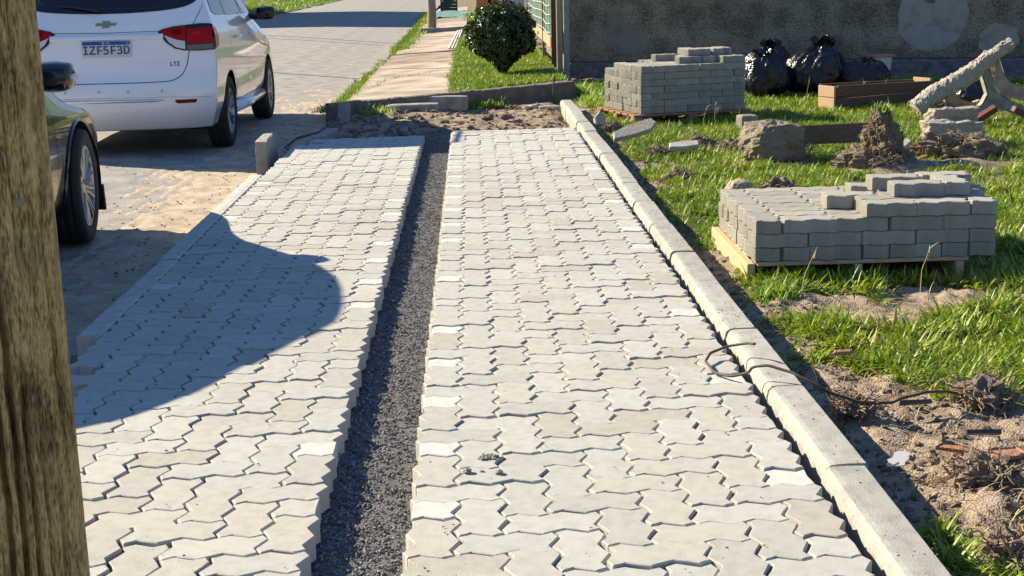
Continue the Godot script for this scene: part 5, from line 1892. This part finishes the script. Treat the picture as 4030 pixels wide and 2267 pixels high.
# ---------------------------------------------------------------- small things on the paving
func small_details() -> void:
	# cable looping over the kerb
	var s := tool(true)
	var raw := [Vector3(0.925, 0.075, -4.64), Vector3(0.89, 0.06, -4.70), Vector3(0.82, 0.035, -4.73), Vector3(0.772, 0.022, -4.68), Vector3(0.765, 0.014, -4.60), Vector3(0.79, 0.012, -4.50), Vector3(0.85, 0.03, -4.44), Vector3(0.89, 0.062, -4.41), Vector3(0.96, 0.062, -4.36), Vector3(1.03, 0.04, -4.30), Vector3(1.12, 0.0, -4.26), Vector3(1.24, -0.02, -4.24), Vector3(1.34, -0.015, -4.28), Vector3(1.45, -0.02, -4.34), Vector3(1.56, -0.05, -4.40), Vector3(1.7, -0.09, -4.5)]
	var cv := Curve3D.new()
	cv.bake_interval = 0.004
	for k in raw.size():
		var tan_: Vector3 = (raw[min(k + 1, raw.size() - 1)] - raw[max(k - 1, 0)]) * 0.33
		cv.add_point(raw[k], -tan_, tan_)
	var line := []
	var rr := []
	for k in 121:
		line.append(cv.sample_baked(cv.get_baked_length() * k / 120.0))
		rr.append(0.0048)
	tube(s, line, rr, 7)
	tag(obj("cable", s, flat(lin(0.07, 0.042, 0.03), 0.7)), "thin brown cable looping over the kerb into the grass", "cable")
	# crumbs of mortar
	var crumbs := [[-0.045, -3.66, 0.012, "largest of three mortar crumbs lying on the near pavers"], [-0.005, -3.665, 0.006, "smallest of three mortar crumbs lying on the near pavers"], [0.04, -3.645, 0.011, "right one of three mortar crumbs lying on the near pavers"]]
	for q in crumbs:
		rock("mortar_crumb", q[3], Vector3(q[0], q[2] * 0.6, q[1]), Vector3(q[2], q[2] * 0.75, q[2]), tinted(M.crumbly, lin(0.8, 0.8, 0.8)), 0.2, 0.5, int(q[2] * 9000), Vector3.ZERO, "mortar crumb", 10)
	var cl := tool()
	for k in 26:
		var a := rng.randf() * TAU
		var d := 0.03 * sqrt(rng.randf())
		lump(cl, Vector3(0.012 + cos(a) * d, 0.004, -3.775 + sin(a) * d * 0.9), Vector3.ONE * rng.randf_range(0.003, 0.008), 0.5, 0.1, k, 5, 6)
	tag(kind(obj("mortar_grit", cl, tinted(M.crumbly, lin(0.8, 0.8, 0.8))), "stuff"), "little heap of mortar grit on a near paver", "grit")
	# grit and leaf bits over paving, kerb and street
	scatter_bits("grit", "dark grit strewn over the pavers and the kerb", 900, func():
		var z := -2.9 - pow(rng.randf(), 1.6) * 9.0
		var r := rng.randf()
		if r < 0.5:
			return Vector3(0.89 + rng.randf() * 0.11, 0.053, z if rng.randf() < 0.5 else -5.0 - fposmod(rng.randfn() * 0.12, 0.3) - 0.748 * (rng.randi() % 6))
		return Vector3(rng.randf_range(-0.15, 0.82) if r < 0.75 else rng.randf_range(-1.4, -0.45), 0.003, z), 0.0012, 0.0045, M.clod)
	scatter_bits("leaf_litter", "dry leaf and grass bits lying in the gravel channel", 90, func():
		return Vector3(rng.randf_range(-0.41, -0.19), -0.05, -2.9 - rng.randf() * 9.0), 0.004, 0.012, flat(lin(0.16, 0.13, 0.075), 0.8))
	scatter_bits("road_grit", "dark pebbles and clods on the sandy edge of the street", 1500, func():
		var x := -1.56 - pow(rng.randf(), 1.4) * 1.6
		var z := -5.0 - rng.randf() * 10.0
		return Vector3(x, road_h(x) + 0.016, z), 0.002, 0.011, M.clod)

func scatter_bits(called: String, label: String, n: int, where: Callable, lo: float, hi: float, mat: Material) -> void:
	var s := tool()
	lump(s, Vector3.ZERO, Vector3(1, 0.6, 0.8), 0.8, 0.08, 5, 4, 6)
	var mm := MultiMesh.new()
	mm.transform_format = MultiMesh.TRANSFORM_3D
	mm.mesh = finish(s)
	mm.instance_count = n
	for k in n:
		var p: Vector3 = where.call()
		var sc := lo + (hi - lo) * pow(rng.randf(), 2.5)
		mm.set_instance_transform(k, Transform3D(Basis(Vector3.UP, rng.randf() * TAU).scaled(Vector3(sc, sc * 0.7, sc * rng.randf_range(0.5, 1.6))), p))
	var mi := MultiMeshInstance3D.new()
	mi.multimesh = mm
	mi.material_override = mat
	put(mi, called)
	tag(kind(mi, "stuff"), label, "grit" if called != "leaf_litter" else "litter")

# ---------------------------------------------------------------- grass, weeds and the bush
func blade(s: SurfaceTool, p: Vector3, dir: float, l: float, w: float, lean: float, curl: float) -> void:
	var out := Vector3(cos(dir), 0, sin(dir))
	var side := Vector3(-sin(dir), 0, cos(dir)) * w * 0.5
	var a := p
	var ang := lean
	var prev_l := p - side * 0.8
	var prev_r := p + side * 0.8
	var seg := 4
	for k in seg:
		ang += curl / seg
		a += (out * sin(ang) + Vector3.UP * cos(ang)) * l / seg
		var f := 1.0 - pow(float(k + 1) / seg, 2.2)
		if k == seg - 1:
			tri(s, prev_l, prev_r, a)
		else:
			# a shallow keel along the leaf
			quad(s, prev_l, a - side * f, a + side * f, prev_r)
			prev_l = a - side * f
			prev_r = a + side * f

func clump(n: int, l0: float, l1: float, w: float, spread: float, flop: float) -> ArrayMesh:
	var s := tool()
	for k in n:
		var d := rng.randf() * TAU
		var r := spread * sqrt(rng.randf())
		blade(s, Vector3(cos(d + 1.0) * r, -0.006, sin(d + 1.0) * r), d + rng.randfn() * 0.6, rng.randf_range(l0, l1), w * rng.randf_range(0.7, 1.2), rng.randf_range(0.1, 0.6) * flop, rng.randf_range(0.3, 1.5) * flop)
	return finish(s)

func sow(called: String, label: String, meshes: Array, spots: Array, mat: Material, tint: Callable, parent: Node = null, cat := "grass") -> void:
	# spots: [position, scale]; one mass of grass per clump shape, joined under one node
	var root: Node = parent
	if root == null:
		root = Node3D.new()
		put(root, called)
		tag(kind(root, "stuff"), label, cat)
	for k in meshes.size():
		var mine := []
		for i in range(k, spots.size(), meshes.size()):
			mine.append(spots[i])
		if mine.is_empty():
			continue
		var mm := MultiMesh.new()
		mm.transform_format = MultiMesh.TRANSFORM_3D
		mm.use_colors = true
		mm.mesh = meshes[k]
		mm.instance_count = mine.size()
		for i in mine.size():
			var q: Array = mine[i]
			var b := Basis.from_euler(Vector3(rng.randfn() * 0.12, rng.randf() * TAU, rng.randfn() * 0.12)).scaled(Vector3.ONE * q[1])
			mm.set_instance_transform(i, Transform3D(b, q[0]))
			mm.set_instance_color(i, tint.call(q[0]))
		var mi := MultiMeshInstance3D.new()
		mi.multimesh = mm
		mi.material_override = mat
		put(mi, "blades", root)

const BARE := [[2.86, -9.85, 0.50], [3.45, -9.9, 0.45], [2.2, -10.35, 0.28], [1.70, -8.7, 0.26], [2.0, -5.95, 0.32], [2.35, -5.85, 0.22], [1.45, -5.85, 0.30], [1.62, -5.55, 0.22], [3.3, -10.4, 0.3], [2.55, -9.2, 0.22], [1.35, -7.4, 0.15], [1.9, -4.35, 0.25]]
func grass_amount(x: float, z: float) -> float:
	var n := big.get_noise_2d(x * 2.6 + 40.0, z * 2.6)
	var n2 := fine.get_noise_2d(x * 0.8, z * 0.8)
	var g := smoothstep(1.12, 1.38, x + 0.16 * n + 0.08 * n2)
	if z > -5.0:
		# bare ground widening towards us
		var edge := 1.32 + 0.10 * (z + 5.0) + 0.42 * smoothstep(-4.75, -4.1, z) - 0.30 * smoothstep(-3.75, -3.3, z)
		g *= smoothstep(edge - 0.05, edge + 0.2, x + 0.2 * n + 0.1 * n2)
		g = maxf(g, 0.35 * smoothstep(0.12, 0.4, n) * smoothstep(-3.7, -3.4, z))
	for b in BARE:
		var d := Vector2(x - b[0], z - b[1]).length() / float(b[2])
		g *= smoothstep(0.65, 1.15, d + 0.35 * n + 0.2 * n2)
	return clampf(g * (0.75 + 0.9 * n2 + 0.5 * n), 0.0, 1.0)

func plants() -> void:
	var gm := flat(Color.WHITE, 0.5)
	gm.vertex_color_use_as_albedo = true
	gm.backlight_enabled = true
	gm.backlight = lin(0.48, 0.60, 0.05)
	var dry_m := flat(lin(0.44, 0.35, 0.18), 0.85)
	var shapes := []
	for k in 6:
		shapes.append(clump(11, 0.05, 0.12, 0.0105, 0.04, 1.15))
	var low := []
	for k in 4:
		low.append(clump(12, 0.035, 0.075, 0.009, 0.045, 1.0))
	var green := func(p: Vector3) -> Color:
		var n := big.get_noise_2d(p.x * 2.0 + 9.0, p.z * 2.0)
		var r := rng.randf()
		var k := rng.randf_range(0.7, 1.25)
		if r < 0.07:
			return Color(0.42, 0.35, 0.15) * k
		return Color(0.20 + 0.09 * n + 0.06 * r, 0.32 + 0.05 * n, 0.03) * k
	var spots := []
	var tries := 0
	while tries < 70000:
		tries += 1
		var z := -2.5 - 15.2 * pow(rng.randf(), 0.85)
		var x := 1.02 + rng.randf() * (0.43 * absf(z) + 0.2)
		if z < -17.2 + 0.25 * (x - 1.2):
			continue
		if rng.randf() > grass_amount(x, z):
			continue
		# under the pallets only a few blades live
		if x > 1.3 and x < 2.35 and z < -6.4 and z > -7.25:
			continue
		var l := Vector2(x - 1.475, z + 13.12).rotated(deg_to_rad(15))
		if l.x > 0.06 and l.x < 1.14 and l.y < -0.06 and l.y > -0.95:
			continue
		var sc := rng.randf_range(0.65, 1.15) * (1.0 if z > -9.0 else 0.85)
		spots.append([Vector3(x, soil_h(x, z), z), sc])
	sow("lawn", "coarse green lawn of broad blades on the plot right of the kerb", shapes, spots, gm, green)
	# straw and dry stalks between the green
	var straw := []
	for k in 3:
		straw.append(clump(9, 0.03, 0.085, 0.003, 0.06, 2.2))
	spots = []
	for k in 7000:
		var z := -2.5 - 12.0 * pow(rng.randf(), 0.9)
		var x := 1.05 + rng.randf() * (0.42 * absf(z) - 0.4)
		var g := grass_amount(x, z)
		if rng.randf() < (0.95 if g > 0.05 and g < 0.6 else 0.25):
			spots.append([Vector3(x, soil_h(x, z), z), rng.randf_range(0.6, 1.3)])
	sow("straw", "dry straw coloured grass and roots on the worn patches of the plot", straw, spots, dry_m, func(p): return Color.WHITE, null, "straw")
	# neighbour's lawn
	spots = []
	for k in 9000:
		var z := -15.35 - 13.5 * pow(rng.randf(), 1.2)
		var x := rng.randf_range(-0.26, 1.02) + (0.06 * big.get_noise_2d(3.0, z * 3.0))
		if z > -15.2 - 0.4 * (x + 1.45):
			continue
		spots.append([Vector3(x, nb_h(x, z) - 0.01, z), rng.randf_range(0.7, 1.2)])
	sow("lawn", "bright green lawn around the round bush beyond the low wall", low, spots, gm, green)
	# grass along the footway edges
	spots = []
	for k in 2600:
		var r := rng.randf()
		var z := -15.0 - 36.0 * pow(rng.randf(), 1.1)
		var x := -1.42 + rng.randfn() * 0.05
		if z < -24.0 and z > -42.0:
			x = -1.38 + absf(rng.randfn()) * 0.13
		elif z < -20.5 and z > -24.0 and r < 0.7:
			continue
		if z > -15.6 and r < 0.5:
			x = -1.55 + rng.randfn() * 0.05
		if r > 0.86 and r <= 0.93:
			var f := rng.randf()
			x = lerpf(-1.12, -0.5, f) + rng.randfn() * 0.02
			z = lerpf(-18.7, -19.4, f) + rng.randfn() * 0.05
			if rng.randf() < 0.4:
				x = -1.2 + 0.1 * f
				z = -17.2 - 1.5 * f
		if r > 0.93:
			x = rng.randf_range(-0.15, 0.2)
			z = -30.0 - rng.randf() * 16.0
		spots.append([Vector3(x, nb_h(x, z) - 0.04, z), rng.randf_range(0.6, 1.3) * (1.9 if z < -26.0 else 1.0)])
	sow("verge_grass", "grass and weeds growing along the edge of the concrete footway", low, spots, gm, green)
	spots = []
	for k in 2600:
		var z := -38.0 - 55.0 * rng.randf()
		var x := -7.8 - 6.0 * rng.randf()
		spots.append([Vector3(x, road_h(-7.7) + 0.02 + 0.22 * smoothstep(0, 2.7, -7.7 - x), z), rng.randf_range(2.0, 4.5)])
	sow("verge_grass", "sunlit grass verge across the street beyond the white car", low, spots, gm, green)
	# leafy weeds: at the low wall, by the far pallet, before the wall
	var weed := []
	for k in 3:
		weed.append(clump(16, 0.08, 0.19, 0.014, 0.05, 0.85))
	var weed_m := flat(lin(0.13, 0.24, 0.03), 0.5)
	weed_m.backlight_enabled = true
	weed_m.backlight = lin(0.30, 0.42, 0.05)
	for q in [["leafy weed growing in the soil before the low wall", 0.12, -15.25, 0.28, 0.12, 34], ["grass tuft in the shaded soil behind the left paving", -0.95, -14.6, 0.16, 0.1, 8], ["dense weeds at the foot of the grey wall left of the far stack", 1.38, -15.2, 0.3, 0.55, 70], ["weeds between the low wall and the grey wall", 1.12, -16.2, 0.2, 0.4, 30], ["grass tuft at the front corner of the pale pallet", 1.32, -6.05, 0.10, 0.07, 16], ["grass tuft on top of the root mound", 2.85, -9.95, 0.04, 0.03, 6], ["dark grass at the foot of the wall right of the pot", 5.0, -16.0, 0.4, 0.25, 50]]:
		spots = []
		for k in q[5]:
			var x: float = q[1] + rng.randfn() * q[3] * 0.5
			var z: float = q[2] + rng.randfn() * q[4] * 0.5
			var y := soil_h(x, z)
			if q[0].contains("root mound"):
				y = 0.28
			spots.append([Vector3(x, y, z), rng.randf_range(0.7, 1.1) * (0.62 if q[5] == 16 else 0.8)])
		var root := Node3D.new()
		put(root, "weed")
		tag(root, q[0], "weed")
		var st := tool()
		for k in spots.size():
			st.append_from(weed[k % 3], 0, Transform3D(Basis(Vector3.UP, rng.randf() * TAU).scaled(Vector3.ONE * spots[k][1]), spots[k][0]))
		st.index()
		mesh_node("leaves", st.commit(), weed_m, root)
	# single dry seed stalks
	var n := 0
	for q in [[1.385, -5.98, 0.23, 0.5, "dry grass stalk before the left corner of the near stack"], [1.93, -6.05, 0.20, 0.3, "branched seed stalk before the middle of the near stack"], [2.20, -11.6, 0.3, -0.2, "dry stalk behind the big soil lump"], [1.98, -12.3, 0.24, 0.2, "left one of the seed stalks before the far pallet"], [2.12, -12.4, 0.24, -0.15, "right one of the seed stalks before the far pallet"], [3.42, -14.6, 0.28, 0.1, "seed stalk before the middle rubbish bag"], [3.88, -14.3, 0.26, 0.2, "left seed stalk standing over the wooden box"], [4.1, -14.3, 0.27, 0.25, "right seed stalk standing over the wooden box"]]:
		var s := tool()
		var base := Vector3(q[0], soil_h(q[0], q[1]), q[1])
		var top: Vector3 = base + Vector3(q[3] * q[2] * 0.6, q[2], 0)
		tube(s, [base, base.lerp(top, 0.5) + Vector3(-0.015, 0, 0), top], [0.0022, 0.0018, 0.001], 5)
		for k in 4:
			blade(s, base.lerp(top, 0.7 + 0.09 * k), rng.randf() * TAU, 0.05, 0.006, 0.7, 0.4)
		tag(obj("seed_stalk", s, flat(lin(0.40, 0.34, 0.16), 0.8)), q[4], "grass stalk")
	bush()

func bush() -> void:
	var t := thing("round_bush", "dark clipped round bush on a short trunk in the neighbour's lawn", "bush", Vector3(0.38, 0.07, -17.76))
	var s := tool()
	for k in 16:
		var a := rng.randf() * TAU
		var r := 0.30 * sqrt(rng.randf())
		var p1 := Vector3(cos(a) * r * 0.35, 0.20, sin(a) * r * 0.35)
		var p2 := Vector3(cos(a) * r, 0.42 + rng.randf() * 0.2, sin(a) * r)
		tube(s, [Vector3(cos(a) * 0.02, -0.03, sin(a) * 0.02), p1, p2], [0.016, 0.011, 0.005], 6)
	obj("trunk", s, flat(lin(0.09, 0.065, 0.045), 0.9), t)
	var leaves := []
	for tone in 6:
		var leaf := tool()
		var young := 1.0 if tone > 3 else 0.0
		leaf.set_color(Color(0.028 + 0.08 * young, 0.055 + 0.10 * young, 0.010 + 0.005 * young) * [0.55, 0.9, 1.4, 2.1, 0.8, 1.2][tone])
		for e in [0.0, 1.9, 3.7, 5.2]:
			var out := Vector3(cos(e), 0.55, sin(e)).normalized()
			var side := Vector3(-sin(e), 0, cos(e)) * 0.011
			var m0 := out * 0.020
			var tip := out * 0.038 + Vector3(0, -0.002, 0)
			quad(leaf, out * 0.004, m0 - side, tip, m0 + side)
		leaves.append(finish(leaf))
	var list := []
	var guard := 0
	while list.size() < 6500 and guard < 90000:
		guard += 1
		var d := Vector3(rng.randfn(), rng.randfn(), rng.randfn()).normalized()
		var k := 1.0 + 0.42 * big.get_noise_3dv(d * 8.0) + 0.16 * fine.get_noise_3dv(d * 2.0)
		var depth := 1.0 - 0.22 * pow(rng.randf(), 1.6)
		var p := Vector3(d.x * 0.40, d.y * 0.37, d.z * 0.40) * k * depth + Vector3(0, 0.46, 0)
		# drawn in to the trunk below
		var low := smoothstep(0.40, 0.08, p.y)
		p.x *= 1.0 - 0.72 * low
		p.z *= 1.0 - 0.72 * low
		if fine.get_noise_3dv(p * 2.2) < -0.2:
			continue
		list.append([p, d])
	# longer shoots on the crown
	for k in 34:
		var a := rng.randf() * TAU
		var r := 0.33 * sqrt(rng.randf())
		var h := rng.randf_range(0.06, 0.2)
		for e in 16:
			list.append([Vector3(cos(a) * r + rng.randfn() * 0.008, 0.77 - r * 0.35 + h * e / 16.0, sin(a) * r + rng.randfn() * 0.008), Vector3.UP])
	var crown := tool()
	for k in list.size():
		var up: Vector3 = (list[k][1] + Vector3(rng.randfn(), rng.randfn(), rng.randfn()) * 0.5).normalized()
		var q := Quaternion(Vector3.UP, up) if up.y > -0.99 else Quaternion()
		var tone := 4 + rng.randi() % 2 if list[k][1] == Vector3.UP else rng.randi() % 4
		crown.append_from(leaves[tone], 0, Transform3D(Basis(q).rotated(up, rng.randf() * TAU).scaled(Vector3.ONE * rng.randf_range(0.7, 1.25)), list[k][0]))
	var lm := flat(Color.WHITE, 0.28)
	lm.vertex_color_use_as_albedo = true
	lm.backlight_enabled = true
	lm.backlight = lin(0.05, 0.08, 0.01)
	crown.index()
	mesh_node("crown", crown.commit(), lm, t)
